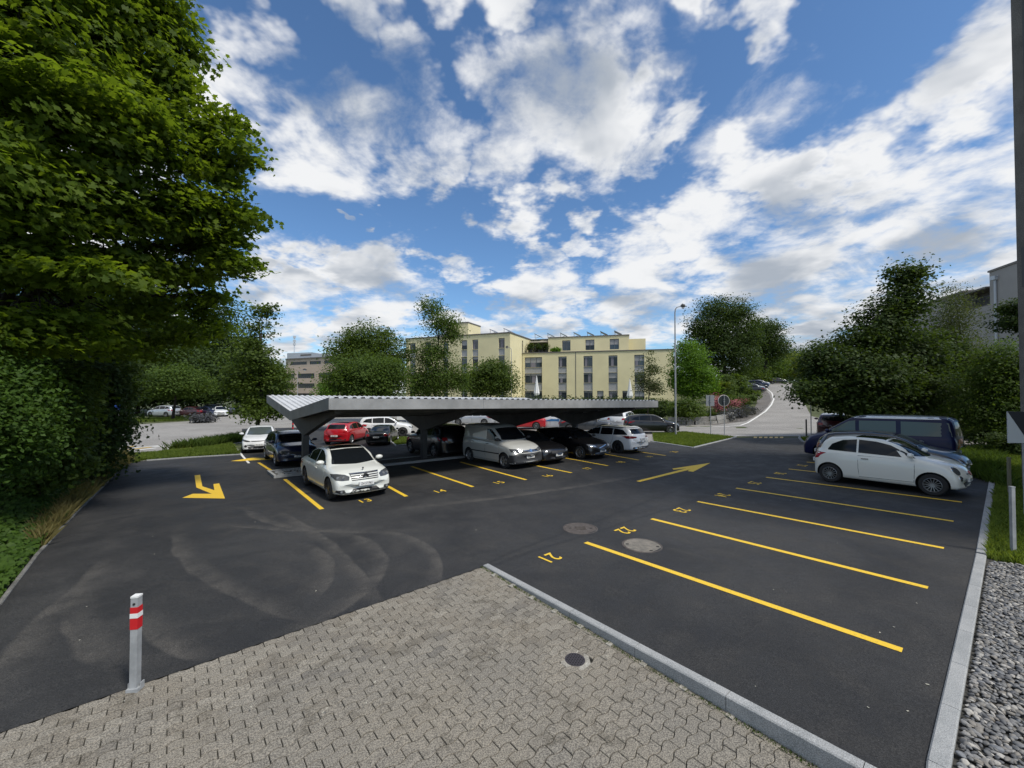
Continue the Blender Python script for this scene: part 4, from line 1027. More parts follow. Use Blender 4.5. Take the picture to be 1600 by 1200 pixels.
def body_bmesh(S):
    L, W = S['L'], S['W']; xs = set()
    for p_ in S['top']: xs.add(round(p_[0], 3))
    for k in range(25): xs.add(round(-L/2+L*k/24, 3))
    xs = sorted(xs); o = [xs[0]]
    for x in xs[1:]:
        if x-o[-1] > .028: o.append(x)
    o[-1] = L/2; xs = o
    bm = bmesh.new(); rows = []
    roofH = S['H']
    for x in xs:
        e = 1-abs(x)/(L/2)   # 0 at the ends
        dx = (L/2-abs(x))
        w = W/2*(1-.055*max(0, 1-dx/1.1)**2 - .10*max(0, 1-dx/.16)**2)
        if x > 0: w = min(w, W/2*(1-.10*max(0, 1-dx/.8)**2 - .10*max(0, 1-dx/.14)**2))
        top = interp(S['top'], x); belt = min(interp(S['belt'], x), top-.012)
        zb = .185+ .035*max(0, 1-dx/.6) + .10*max(0, 1-dx/.05)**2
        wsh = w*.925
        H_ = max(.05, roofH-belt); frac = min(1, max(0, (top-belt)/H_)); crown = .0
        wt = wsh-(wsh-w*S['roofw'])*frac
        gh = sm((top-belt-.10)/.25)
        pts = [(0,zb),(w*.90,zb),(w*.968,zb+.035),(w*.99,zb+(belt-zb)*.28),(w,zb+(belt-zb)*.55),(w*.985,zb+(belt-zb)*.82),(w*.955,belt-.022),(wsh,belt)]
        e1x = wt + (wsh-wt)*.66; e2x = wt + (wsh-wt)*.33
        if gh < .5:   # bonnet / boot: low crowned lid
            pts += [(wsh*.93,belt+(top-belt)*.38),(wsh*.80,belt+(top-belt)*.66),(wsh*.62,belt+(top-belt)*.85),(wsh*.40,belt+(top-belt)*.95),(wsh*.2,top-.003),(0,top)]
        else:
            rz = .045 if frac > .8 else .03
            pts += [(wsh+(wt-wsh)*.33,belt+(top-rz*1.5-belt)*.33),(wsh+(wt-wsh)*.70,belt+(top-rz*1.5-belt)*.70),(wt,top-rz*1.5),(wt*.93,top-rz*.55),(wt*.55,top-rz*.12),(0,top)]
        bow = (.20*max(0, 1-dx/.9)**1.6)
        row = []
        for y, z in pts:
            # windscreen and nose bow in plan
            b = bow*(abs(y)/(W/2))**2.2
            if gh >= .5 or top-belt > .12:
                if z > belt+.03: b += .10*(abs(y)/(W/2))**2*max(0, min(1, abs(x)/.9))
            row.append(Vector((x-math.copysign(b, x), y, z)))
        rows.append(row)
    G_ = []
    for row in rows:
        half = [bm.verts.new(v) for v in row]
        mir = [half[0]]+[bm.verts.new((v.x, -v.y, v.z)) for v in row[1:-1]]+[half[-1]]
        G_.append((half, mir))
    for (h0, m0), (h1, m1) in zip(G_[:-1], G_[1:]):
        for i in range(len(h0)-1):
            bm.faces.new((h0[i], h0[i+1], h1[i+1], h1[i]))
            bm.faces.new((m0[i+1], m0[i], m1[i], m1[i+1]))
    for (h, m_), fl in ((G_[0], 0), (G_[-1], 1)):
        for i in range(len(h)-1):
            f = [h[i], h[i+1], m_[i+1], m_[i]]; f = list(dict.fromkeys(f))
            if len(f) > 2: bm.faces.new(f if fl else f[::-1])
    bmesh.ops.recalc_face_normals(bm, faces=bm.faces)
    return bm
BODY = {}
def get_body(kind):
    """smoothed body with wheel arches cut out: (mesh template, bvh before cutting)"""
    if kind in BODY: return BODY[kind]
    S = SPECS[kind]; bm = body_bmesh(S)
    me = bpy.data.meshes.new('body'); bm.to_mesh(me); bm.free()
    o = bpy.data.objects.new('tmp', me); C.objects.link(o)
    ss = o.modifiers.new('s', 'SUBSURF'); ss.levels = 1; ss.render_levels = 1
    dg = bpy.context.evaluated_depsgraph_get(); dg.update()
    me2 = bpy.data.meshes.new_from_object(o.evaluated_get(dg))
    bvh = BVHTree.FromPolygons([v.co.copy() for v in me2.vertices], [tuple(p.vertices) for p in me2.polygons])
    o.modifiers.clear(); o.data = me2
    cb = MB(); ax = [(S['L']/2-S['fo']), (S['L']/2-S['fo']-S['wb'])]; r = S['wr']*1.16
    for x in ax:
        for s in (-1, 1): cb.tube([(x, s*(S['W']/2-.30), S['wr']*1.02), (x, s*(S['W']/2+.2), S['wr']*1.02)], r, 28)
    cme = cb.mesh('cut', [M_arch]); co = bpy.data.objects.new('cut', cme); C.objects.link(co)
    bo_ = o.modifiers.new('b', 'BOOLEAN'); bo_.object = co; bo_.operation = 'DIFFERENCE'; bo_.solver = 'EXACT'
    dg = bpy.context.evaluated_depsgraph_get(); dg.update()
    me3 = bpy.data.meshes.new_from_object(o.evaluated_get(dg)); me3.materials.clear()
    bpy.data.objects.remove(o); bpy.data.objects.remove(co)
    idx = []
    for p_ in me3.polygons:
        c = p_.center; a = 0
        for x in ax:
            d = math.hypot(c.x-x, c.z-S['wr']*1.02)
            if abs(c.y) > S['W']/2-.31 and d < r*1.004 and (abs(math.hypot(c.x-x, c.z-S['wr']*1.02)-r) < .02 and abs(p_.normal.y) < .5 or abs(abs(c.y)-(S['W']/2-.30)) < .004): a = 1
        if c.z < .235 and abs(p_.normal.z) > .8: a = 1
        idx.append(a)
    me3.materials.append(M_plastic); me3.materials.append(M_arch)
    me3.polygons.foreach_set('material_index', idx); me3.polygons.foreach_set('use_smooth', [True]*len(idx))
    try: me3.set_sharp_from_angle(angle=R(35))
    except Exception: pass
    BODY[kind] = (me3, bvh, ax); return BODY[kind]
def panel(name, bvh, poly, view, mats, parent, off=.004, cuts=2, thick=.004, label=None, smooth=True):
    """a conformal panel: outline given in a view plane, pushed on to the body. view: 'L','R','F','B','T'"""
    bm = bmesh.new()
    d = {'L': Vector((0,-1,0)), 'R': Vector((0,1,0)), 'F': Vector((-1,0,0)), 'B': Vector((1,0,0)), 'T': Vector((0,0,-1)), 'FT': Vector((-1,0,-.6)).normalized()}[view]
    mk = {'L': lambda a,b: Vector((a,3,b)), 'R': lambda a,b: Vector((a,-3,b)), 'F': lambda a,b: Vector((4,a,b)), 'B': lambda a,b: Vector((-4,a,b)), 'T': lambda a,b: Vector((a,b,4))}[view]
    vs = [bm.verts.new(mk(a, b)) for a, b in poly]
    bm.faces.new(vs)
    bmesh.ops.triangulate(bm, faces=bm.faces[:])
    for _ in range(cuts): bmesh.ops.subdivide_edges(bm, edges=bm.edges[:], cuts=1, use_grid_fill=False); bmesh.ops.triangulate(bm, faces=bm.faces[:])
    dead = []
    for v in bm.verts:
        h = bvh.ray_cast(v.co, d)
        if h[0] is None:
            n_ = bvh.find_nearest(v.co + d*(2.5 if view in 'LR' else 2.0)); v.co = n_[0]+n_[1]*off
        else: v.co = h[0]+h[1]*off
    bmesh.ops.recalc_face_normals(bm, faces=bm.faces)
    sgn = sum((f.normal.dot(d) for f in bm.faces))
    if sgn > 0: bmesh.ops.reverse_faces(bm, faces=bm.faces[:])
    # rim going back to the body
    be = [e for e in bm.edges if e.is_boundary]
    r_ = bmesh.ops.extrude_edge_only(bm, edges=be); 
    for g_ in r_['geom']:
        if isinstance(g_, bmesh.types.BMVert): g_.co += d*(off+thick)
    me = bpy.data.meshes.new(name); bm.to_mesh(me); bm.free()
    me.materials.append(mats); me.polygons.foreach_set('use_smooth', [smooth]*len(me.polygons))
    try: me.set_sharp_from_angle(angle=R(40))
    except Exception: pass
    o = link(name, me, parent)
    if label: o['label'] = label
    return o
def wheel_meshes(r, w, spokes, rimm, style='star'):
    t = MB(); n = 36; prof = [(r*.66,-w/2),(r*.90,-w/2),(r*.98,-w*.36),(r,-w*.2),(r,w*.2),(r*.98,w*.36),(r*.90,w/2),(r*.66,w/2),(r*.60,0)]
    V = []; F = []
    for k in range(n):
        a = 2*PI*k/n
        for rr, y in prof: V.append((rr*math.cos(a), y, rr*math.sin(a)))
    m = len(prof)
    for k in range(n):
        for i in range(m): F.append((k*m+i, k*m+(i+1)%m, ((k+1)%n)*m+(i+1)%m, ((k+1)%n)*m+i))
    t.add(V, F); tyre = t.mesh('tyre', M_tyre, True)
    q_ = MB(); V = []; F = []
    prof = [(r*.67,w*.46),(r*.63,w*.5),(r*.60,w*.44),(r*.59,-w*.3),(r*.67,-w*.4)]; m = len(prof)
    for k in range(n):
        a = 2*PI*k/n
        for rr, y in prof: V.append((rr*math.cos(a), y, rr*math.sin(a)))
    for k in range(n):
        for i in range(m-1): F.append((k*m+i, k*m+i+1, ((k+1)%n)*m+i+1, ((k+1)%n)*m+i))
    q_.add(V, F)
    q_.tube([(0,w*.1,0),(0,w*.42,0)], r*.13, 16)
    for k in range(spokes):
        M = Matrix.Rotation(2*PI*k/spokes, 4, 'Y')
        sw = r*(.075 if spokes <= 5 else .042 if spokes < 12 else .034)*(1.5 if spokes <= 5 else 1)
        vs = [Vector((r*.10,w*.24,-sw)), Vector((r*.61,w*.30,-sw*.75)), Vector((r*.61,w*.30,sw*.75)), Vector((r*.10,w*.24,sw)),
              Vector((r*.10,w*.40,-sw*.8)), Vector((r*.61,w*.45,-sw*.6)), Vector((r*.61,w*.45,sw*.6)), Vector((r*.10,w*.40,sw*.8))]
        q_.add([M @ v for v in vs], [(0,3,2,1),(4,5,6,7),(0,1,5,4),(1,2,6,5),(2,3,7,6),(3,0,4,7)])
    rim = q_.mesh('rim', rimm, True)
    b = MB(); b.tube([(0,-w*.1,0),(0,w*.05,0)], r*.60, 20); b.cur = 0
    disc = b.mesh('hub', M_arch)
    return tyre, rim, disc
WH = {}
def sx(poly, s): return [(s*a, b) for a, b in poly]
def mirror_x(poly): return [(-a, b) for a, b in poly]
def text_mesh(txt, h, m):
    cu = bpy.data.curves.new('t', 'FONT'); cu.body = txt; cu.size = h*1.35; cu.align_x = 'CENTER'; cu.align_y = 'CENTER'
    t = bpy.data.objects.new('t', cu); C.objects.link(t); bpy.context.view_layer.update()
    me = bpy.data.meshes.new_from_object(t.evaluated_get(bpy.context.evaluated_depsgraph_get())); bpy.data.objects.remove(t); bpy.data.curves.remove(cu)
    me.materials.clear(); me.materials.append(m); return me
def make_car(kind, paint, name, label, o=None, cat='car', group=None, rim=None, spokes=10, glass=None, plate='', detail=2, **f):
    """detail 2: full, 1: middle distance, 0: far"""
    S = SPECS[kind]; tmpl, bvh, ax = get_body(kind); L, W, H = S['L'], S['W'], S['H']
    root = empty(name, label, cat, (0,0,0), 0, group); glass = glass or M_cglass; rim = rim or M_rim
    bmhs = tmpl.copy(); bmhs.materials[0] = paint; body = link('body', bmhs, root)
    key = (S['wr'], spokes, rim.name)
    if key not in WH: WH[key] = wheel_meshes(S['wr'], .21, spokes, rim)
    ty, ri, hu = WH[key]
    for x in ax:
        for s in (-1, 1):
            t = link('wheel', hu, root); t.location = (x, s*(W/2-.115), S['wr']); t.rotation_euler.z = 0 if s > 0 else PI
            link('tyre', ty, t); link('rim', ri, t)
    ct = 2 if detail else 1
    # glazing
    sg = f.get('sideglass', range(len(S['side'])))
    for v, s in (('L', 1), ('R', -1)):
        for i in sg:
            panel('side_window', bvh, S['side'][i], v, f.get('sidemat', glass), root, .005, ct)
    fr = S['front']; ws = panel('windscreen', bvh, [(-fr['w0'],fr['z0']),(0,fr['z0']-.02),(fr['w0'],fr['z0']),(fr['w1'],fr['z1']),(0,fr['z1']+.02),(-fr['w1'],fr['z1'])], 'F', f.get('wsmat', glass), root, .006, 3)
    rr = S['rear']
    if not f.get('norear'): panel('rear_window', bvh, [(-rr['w0'],rr['z0']),(rr['w0'],rr['z0']),(rr['w1'],rr['z1']),(-rr['w1'],rr['z1'])], 'B', glass, root, .006, 3)
    if f.get('darkroof'):
        x0, x1 = f['darkroof']; ww = W/2*S['roofw']*.86
        panel('roof_panel', bvh, [(x0,-ww),(x1,-ww*.96),(x1,ww*.96),(x0,ww)], 'T', glass if not f.get('roofmat') else f['roofmat'], root, .006, 3)
    if detail:
        # door gaps: dark hairline frames with the door skin proud of them
        for (xa, xb) in S['doors']:
            zb_ = .30; zt_ = interp(S['belt'], (xa+xb)/2)-.035
            pl = [(xa-.02,zb_+.02),(xa,zb_+.30),(xa,zt_),(xb,zt_),(xb,zb_+.24),(xb+.10 if (abs(xb-ax[1]) < .65) else xb+.02,zb_)]
            if abs(xb-ax[1]) < .7:   # rear door cut round the wheel arch
                pl = [(xa,zb_),(xa,zt_),(xb,zt_),(xb,S['wr']*2.35),(xb+.12,S['wr']*1.75),(xb+.24,zb_+.08),(xb+.28,zb_)]
            for v in ('L', 'R'):
                g_ = .010
                cx = sum(a for a, b in pl)/len(pl); cz = sum(b for a, b in pl)/len(pl)
                big = [(a+math.copysign(g_, a-cx), b+math.copysign(g_, b-cz)) for a, b in pl]
                panel('door_gap', bvh, big, v, M_arch, body, .0012, 2, .004)
                d_ = panel('door', bvh, pl, v, paint, root, .0035, 3, .006)
                hx = xb+.16 if f.get('handle', 1) else xb+.2; hz = zt_-.07
                hy = bvh.ray_cast(Vector((hx, 3 if v == 'L' else -3, hz)), Vector((0,-1 if v == 'L' else 1,0)))[0]
                if hy:
                    mb = MB(); s = 1 if v == 'L' else -1; mb.box((hx-.085, min(hy.y, hy.y+s*.03), hz-.013), (hx+.085, max(hy.y, hy.y+s*.03), hz+.013)); mb.build('handle', f.get('handlemat', paint), d_)
        for s in (1, -1):   # mirrors
            mx = f.get('mx', S['side'][0][0][0]-.10); mz = S['side'][0][0][1]+.06
            bh = bvh.ray_cast(Vector((mx, 3*s, mz-.05)), Vector((0,-s,0)))[0]; yy = abs(bh.y) if bh else W/2*.9
            bm = bmesh.new(); bmesh.ops.create_icosphere(bm, subdivisions=2, radius=1)
            for v_ in bm.verts:
                v_.co = Vector((v_.co.x*.085-(.02 if v_.co.x < 0 else 0)*0, v_.co.y*.125, v_.co.z*.075)); v_.co.x = max(v_.co.x, -.045)
                v_.co += Vector((mx+.02, s*(yy+.15), mz+.03))
            me = bpy.data.meshes.new('mirror'); bm.to_mesh(me); bm.free(); me.materials.append(f.get('mirrormat', paint)); me.polygons.foreach_set('use_smooth', [True]*len(me.polygons)); mr = link('mirror', me, root)
            mb = MB(); mb.tube([(mx+.03, s*(yy-.03), mz-.04), (mx+.02, s*(yy+.08), mz)], .025, 6); mb.build('arm', M_plastic, mr)
    FX = f.get('FX')
    if FX: FX(S, bvh, root, paint, body)
    else: front_default(S, bvh, root, paint)
    RX = f.get('RX')
    (RX or rear_default)(S, bvh, root, paint)
    if plate and detail:
        for vx, pz, pw in (('F', f.get('pz', .46), .22), ('B', f.get('rpz', .62), .22)):
            if vx not in f.get('plates', 'FB'): continue
            h = bvh.ray_cast(Vector((4 if vx == 'F' else -4, 0, pz)), Vector((-1 if vx == 'F' else 1, 0, 0)))[0]
            if h is None: continue
            s = 1 if vx == 'F' else -1
            mb = MB(); x0 = h.x-.012*s; x1 = h.x+.035*s; mb.box((min(x0,x1), -pw, pz-.055), (max(x0,x1), pw, pz+.055)); pl = mb.build('number_plate', M_plate, root)
            tm = text_mesh(plate, .075, M_plastic); mm = Matrix.Translation((x1+.003*s, 0, pz)) @ Matrix.Rotation(PI/2 if s > 0 else -PI/2, 4, 'Z') @ Matrix.Rotation(PI/2, 4, 'X') @ Matrix.Scale(.72, 4, Vector((1,0,0)))
            tm.transform(mm); link('plate_number', tm, pl)
    return root
def both(name, bvh, poly, view, m, root, off=.006, cuts=2, **k):
    r = []
    if view in 'FB':
        r.append(panel(name, bvh, poly, view, m, root, off, cuts, **k)); r.append(panel(name, bvh, mirror_x(poly), view, m, root, off, cuts, **k))
    else:
        r.append(panel(name, bvh, poly, 'L', m, root, off, cuts, **k)); r.append(panel(name, bvh, poly, 'R', m, root, off, cuts, **k))
    return r
def front_default(S, bvh, root, paint, hz=None, grille=True):
    k = S['top'][-4][1]; z = hz or interp(S['belt'], S['L']/2-.18)
    w = S['W']/2
    both('headlight', bvh, [(w*.54,z-.07),(w*.62,z+.02),(w*.86,z+.07),(w*.92,z+.04),(w*.90,z-.04),(w*.72,z-.08)], 'F', M_lampd, root, .007)
    if grille: panel('grille', bvh, [(-w*.48,z-.11),(w*.48,z-.11),(w*.46,z+.0),(-w*.46,z+.0)], 'F', M_plastic, root, .006)
    panel('air_intake', bvh, [(-w*.55,.30),(w*.55,.30),(w*.50,.39),(-w*.50,.39)], 'F', M_plastic, root, .005)
def rear_default(S, bvh, root, paint):
    w = S['W']/2; z = interp(S['belt'], -S['L']/2+.2)-.06
    both('tail_light', bvh, [(w*.58,z-.10),(w*.62,z+.05),(w*.94,z+.06),(w*.99,z-.02),(w*.95,z-.12)], 'B', M_tail, root, .007)
    panel('rear_bumper', bvh, [(-w*.8,.28),(w*.8,.28),(w*.8,.40),(-w*.8,.40)], 'B', M_plastic, root, .004)
def rear_tall(S, bvh, root, paint):
    w = S['W']/2; e_ = -S['L']/2
    both('tail_light', bvh, [(e_+.06,.80),(e_+.05,1.15),(e_+.14,1.15),(e_+.17,.80)], 'L', M_tail, root, .007)
    panel('rear_bumper', bvh, [(-w*.9,.28),(w*.9,.28),(w*.9,.45),(-w*.9,.45)], 'B', M_plastic, root, .004)
# ---- particular faces
def front_saloon(S, bvh, root, paint, body):
    w = .89
    hl = both('headlight', bvh, [(.47,.62),(.44,.72),(.55,.775),(.74,.80),(.84,.79),(.85,.72),(.80,.64),(.66,.615)], 'F', M_lampd, root, .006, 3)
    for o_, s in zip(hl, (1, -1)):
        for (y, r) in ((.60,.042),(.74,.045)):
            h = bvh.ray_cast(Vector((4, y*s, .70)), Vector((-1,0,0)))
            if h[0]:
                mb = MB(); mb.tube([h[0]+Vector((-.01,0,0)), h[0]+Vector((.012,0,0))], r, 14); mb.build('lens', M_lamp, o_)
    panel('grille', bvh, [(-.39,.60),(.39,.60),(.43,.79),(-.43,.79)], 'F', M_plastic, root, .004, 3)
    for i, z in enumerate((.635,.69,.745)):
        panel('grille_bar', bvh, [(-.40,z-.011),(.40,z-.011),(.41,z+.011),(-.41,z+.011)], 'F', paint, root, .016, 3)
    panel('grille_frame', bvh, [(-.43,.785),(.43,.785),(.435,.80),(-.435,.80)], 'F', M_chrome, root, .014, 3)
    h = bvh.ray_cast(Vector((4,0,.69)), Vector((-1,0,0)))[0]
    mb = MB(); n = 32; V = []; F = []; R0 = .092
    for k in range(n):
        a = 2*PI*k/n
        for rr, dx in ((R0*.86,.022),(R0*.86,.04),(R0,.04),(R0,.02)): V.append((h.x+dx, rr*math.cos(a), .69+rr*math.sin(a)))
    for k in range(n):
        for i in range(4): F.append((k*4+i, k*4+(i+1)%4, ((k+1)%n)*4+(i+1)%4, ((k+1)%n)*4+i))
    mb.add(V, F)
    for k in range(3):
        a = PI/2+2*PI*k/3; t = Vector((0, math.cos(a), math.sin(a))); s_ = Vector((0, -math.sin(a), math.cos(a))); c0 = Vector((h.x, 0, .69))
        mb.add([c0+Vector((.045,0,0)), c0+t*R0*.88+Vector((.036,0,0)), c0+(t*.12+s_*.16)*R0+Vector((.025,0,0)), c0+(t*.12-s_*.16)*R0+Vector((.025,0,0))], [(0,2,1),(0,1,3),(0,3,2),(1,2,3)])
    bd = mb.build('badge', M_chrome, root); mb = MB(); mb.tube([(h.x+.005,0,.69),(h.x+.021,0,.69)], R0*1.02, 28); mb.build('badge_back', M_plastic, bd)
    panel('air_intake', bvh, [(-.46,.245),(.46,.245),(.34,.36),(-.34,.36)], 'F', M_plastic, root, .004, 3)
    fo_ = both('fog_light', bvh, [(.56,.265),(.60,.355),(.80,.36),(.82,.30),(.72,.262)], 'F', M_plastic, root, .004, 3)
    for o_, s in zip(fo_, (1, -1)):
        h = bvh.ray_cast(Vector((4, .68*s, .31)), Vector((-1,0,0)))
        if h[0]: mb = MB(); mb.tube([h[0], h[0]+Vector((.01,0,0))], .035, 12); mb.build('lens', M_lamp, o_)
    panel('bumper_lip', bvh, [(-.84,.205),(.84,.205),(.84,.235),(-.84,.235)], 'F', paint, root, .02, 4)
    h = bvh.ray_cast(Vector((1.98,0,4)), Vector((0,0,-1)))[0]; mb = MB(); mb.tube([h, h+Vector((0,0,.05))], .008, 6); mb.tube([h+Vector((-.004,0,.075)), h+Vector((.004,0,.075))], .03, 12); mb.build('bonnet_emblem', M_chrome, root)
def front_lancer(S, bvh, root, paint, body):
    both('headlight', bvh, [(.40,.66),(.48,.71),(.80,.80),(.86,.79),(.82,.70),(.60,.65)], 'F', M_lampd, root, .006, 3)
    panel('grille', bvh, [(-.38,.66),(.38,.66),(.40,.71),(-.40,.71)], 'F', M_plastic, root, .005, 3)
    panel('air_intake', bvh, [(-.52,.27),(.52,.27),(.56,.38),(-.56,.38)], 'F', M_plastic, root, .005, 3)
    for o_ in both('fog_light', bvh, [(.66+.07*math.cos(k*PI/5),.42+.07*math.sin(k*PI/5)) for k in range(10)], 'F', M_plastic, root, .006, 2): pass
    panel('bumper_strip', bvh, [(-.75,.235),(.75,.235),(.75,.262),(-.75,.262)], 'F', M_chrome, root, .012, 3)
def front_city(S, bvh, root, paint, body):
    for (y, z, r, nm) in ((.58,.70,.105,'headlight'),(.56,.51,.072,'fog_light')):
        for o_ in both(nm, bvh, [(y+r*math.cos(k*PI/8)*.9, z+r*math.sin(k*PI/8)) for k in range(16)], 'F', M_chrome, root, .008, 2): pass
        for o_ in both(nm+'_glass' if 0 else 'lens', bvh, [(y+r*.82*math.cos(k*PI/8)*.9, z+r*.82*math.sin(k*PI/8)) for k in range(16)], 'F', M_lampd, root, .014, 2): pass
    panel('badge_bar', bvh, [(-.28,.60),(.28,.60),(.28,.63),(-.28,.63)], 'F', M_chrome, root, .012)
    panel('badge', bvh, [(.07*math.cos(k*PI/8), .615+.055*math.sin(k*PI/8)) for k in range(16)], 'F', mat('badge_red', (.25,.01,.02), .3), root, .02)
    panel('air_intake', bvh, [(-.40,.29),(.40,.29),(.36,.38),(-.36,.38)], 'F', M_plastic, root, .006)
def rear_city(S, bvh, root, paint):
    both('tail_light', bvh, [(.60,.74),(.60,.93),(.70,.95),(.76,.93),(.77,.76),(.70,.73)], 'B', M_tail, root, .008)
    both('tail_light', bvh, [(-1.70,.78),(-1.70,.95),(-1.60,.95),(-1.58,.78)], 'L', M_tail, root, .008)
    panel('rear_bumper', bvh, [(-.5,.28),(.5,.28),(.5,.36),(-.5,.36)], 'B', M_plastic, root, .004)
def front_van(S, bvh, root, paint, body):
    both('headlight', bvh, [(.40,.70),(.42,.80),(.66,.86),(.84,.86),(.84,.74),(.62,.70)], 'F', M_lampd, root, .007, 3)
    for o_ in both('headlight_reflector', bvh, [(.46,.73),(.46,.79),(.58,.81),(.60,.74)], 'F', M_lamp, root, .012): pass
    panel('grille', bvh, [(-.40,.70),(.40,.70),(.42,.80),(-.42,.80)], 'F', M_plastic, root, .006, 3)
    for z in (.725,.775): panel('grille_bar', bvh, [(-.40,z-.007),(.40,z-.007),(.40,z+.007),(-.40,z+.007)], 'F', M_chrome, root, .012, 3)
    panel('front_bumper', bvh, [(-.87,.24),(.87,.24),(.87,.60),(.60,.66),(-.60,.66),(-.87,.60)], 'F', mat('bumper_grey', (.035,.037,.04), .6), root, .012, 4)
    panel('badge', bvh, [(.065*math.cos(k*PI/8), .755+.065*math.sin(k*PI/8)) for k in range(16)], 'F', M_chrome, root, .022)
    for v in 'LR': panel('side_moulding', bvh, [(1.0,.58),(1.0,.63),(-1.25,.63),(-1.25,.58)], v, M_plastic, root, .014, 3)
def front_volvo(S, bvh, root, paint, body):
    both('headlight', bvh, [(.48,.64),(.52,.70),(.72,.77),(.82,.77),(.82,.70),(.68,.64)], 'F', M_lamp, root, .007, 3)
    panel('grille', bvh, [(-.36,.56),(.36,.56),(.40,.73),(-.40,.73)], 'F', M_plastic, root, .005, 3)
    panel('grille_strip', bvh, [(-.34,.59),(-.30,.57),(.34,.70),(.30,.72)], 'F', M_chrome, root, .012, 3)
    panel('bumper_chrome', bvh, [(-.80,.27),(.80,.27),(.80,.295),(-.80,.295)], 'F', M_chrome, root, .014, 3)
def rear_estate(S, bvh, root, paint):
    both('tail_light', bvh, [(.42,.86),(.44,.93),(.78,.98),(.87,.97),(.88,.83),(.70,.84)], 'B', mat('tail_lamp_dark', (.12,.006,.01), .12), root, .008, 3)
    panel('diffuser', bvh, [(-.70,.26),(.70,.26),(.78,.36),(-.78,.36)], 'B', M_plastic, root, .005, 3)
    panel('bumper_strip', bvh, [(-.74,.365),(.74,.365),(.74,.38),(-.74,.38)], 'B', M_chrome, root, .012, 3)
    both('exhaust_trim', bvh, [(.42,.275),(.44,.335),(.66,.335),(.68,.275)], 'B', M_chrome, root, .012)
    both('roof_rail', bvh, [(.25,1.395),(-1.5,1.375),(-1.5,1.405),(.25,1.425)], 'L', M_plastic, root, .02, 3)
    panel('spoiler', bvh, [(-.60,1.375),(.60,1.375),(.58,1.41),(-.58,1.41)], 'B', paint, root, .05, 3)
def put(root, px=None, anchor=(0,0), head=None, at=None, scale=1.0):
    """stand the car with a local ground point (anchor) on the ground at a photo pixel"""
    h = math.atan2(head[1], head[0]); base = G(*px) if at is None else at
    c, s = math.cos(h), math.sin(h); ax_, ay_ = anchor[0]*scale, anchor[1]*scale
    x = base.x-(c*ax_-s*ay_); y = base.y-(s*ax_+c*ay_)
    e = .8; zx = (terr(x+c*e, y+s*e)-terr(x-c*e, y-s*e))/(2*e); zy = (terr(x-s*e, y+c*e)-terr(x+s*e, y-c*e))/(2*e)
    root.location = (x, y, terr(x, y)+.004); root.rotation_euler = (math.atan(zy), -math.atan(zx), h); root.scale = (scale,)*3
    return root
nV = (-VD.x, -VD.y); pV = (VD.x, VD.y); pU = (UD.x, UD.y)
P_white = car_paint('paint_pearl_white', (.68,.69,.64)); P_white2 = car_paint('paint_white', (.72,.73,.73)); P_cream = car_paint('paint_cream_white', (.74,.73,.66)); P_grey = car_paint('paint_light_grey', (.45,.45,.42), 0, .35)
P_black = car_paint('paint_black', (.006,.006,.007)); P_navy = car_paint('paint_navy', (.012,.018,.05)); P_blue = mat('paint_dark_blue', (.005,.007,.042), .38, 0, .3, .15); P_red = car_paint('paint_red', (.42,.008,.015)); P_silver = car_paint('paint_silver', (.50,.52,.54), .4); P_dgrey = car_paint('paint_dark_grey', (.035,.04,.045)); P_burg = car_paint('paint_burgundy', (.05,.008,.012))
a = lambda k, e, s: ((BODY[k][2][e]), s*(SPECS[k]['W']/2-.05))   # wheel contact anchors
# -- named individuals near the camera
c = make_car('saloon', P_white, 'saloon_car', 'pearl white saloon with dark roof and round grille badge parked nose out at number 13', FX=front_saloon, plate='ZH 371963', pz=.50, plates='FB', darkroof=(-.95,.62), roofmat=P_black, spokes=5, rim=M_rimd, glass=M_cglass)
put(c, (514,781), a('saloon',0,-1), nV, scale=1.0)
c = make_car('city', P_cream, 'small_car', 'small rounded white two-door car with black sunroof parked beyond the empty bays on the right', FX=front_city, RX=rear_city, spokes=14, darkroof=(-.55,.15), handlemat=M_chrome, mirrormat=P_cream, plate='ZH 21605')
put(c, (1458,775), a('city',0,-1), (.575,-.818), scale=1.06)
c = make_car('panelvan', P_grey, 'panel_van', 'light grey panel van with black bumper parked nose out under the carport', cat='van', FX=front_van, RX=rear_tall, plate='AG 184 211', pz=.50, mirrormat=M_plastic, handlemat=M_plastic, spokes=5, sidemat=M_cglass)
put(c, (788,732), a('panelvan',0,-1), nV, scale=.98)
c = make_car('estate', P_black, 'estate_car', 'black estate car with white number plate parked nose out under the carport', FX=front_volvo, plate='ZH 648201', pz=.42, spokes=10)
put(c, (906,717.5), a('estate',0,-1), nV, scale=.95)
c = make_car('estate', P_white2, 'estate_car', 'white estate car seen from behind at the right end of the carport', RX=rear_estate, plate='ZH 720113', rpz=.78, spokes=10, rim=M_rimd)
put(c, (966,708), a('estate',1,1), pV, scale=.95)
c = make_car('estate', P_black, 'estate_car', 'black car deep in the carport shade between the grey van and the black estate', spokes=10, detail=1, plate='ZH 90442')
put(c, at=UV(13.2,14.6), head=nV, scale=.95)
c = make_car('hatch', P_navy, 'hatchback', 'dark navy hatchback facing the camera behind the left carport post', plate='ZH 55190', spokes=10)
put(c, (437,731), (2.0,-.80), nV, scale=1.0)
c = make_car('saloon', P_white2, 'saloon_car', 'bright white saloon facing the camera by the grass strip under the slender tree', FX=front_lancer, plate='ZH 48 327', pz=.48, spokes=10, rim=M_rimd, wsmat=M_cglassl)
put(c, (405,708), (2.2,0), (.50,-.866), scale=.98)
c = make_car('suv', P_black, 'sport_utility_car', 'black high-set car in the rear carport row left of the grey van', plate='', spokes=5, detail=2)
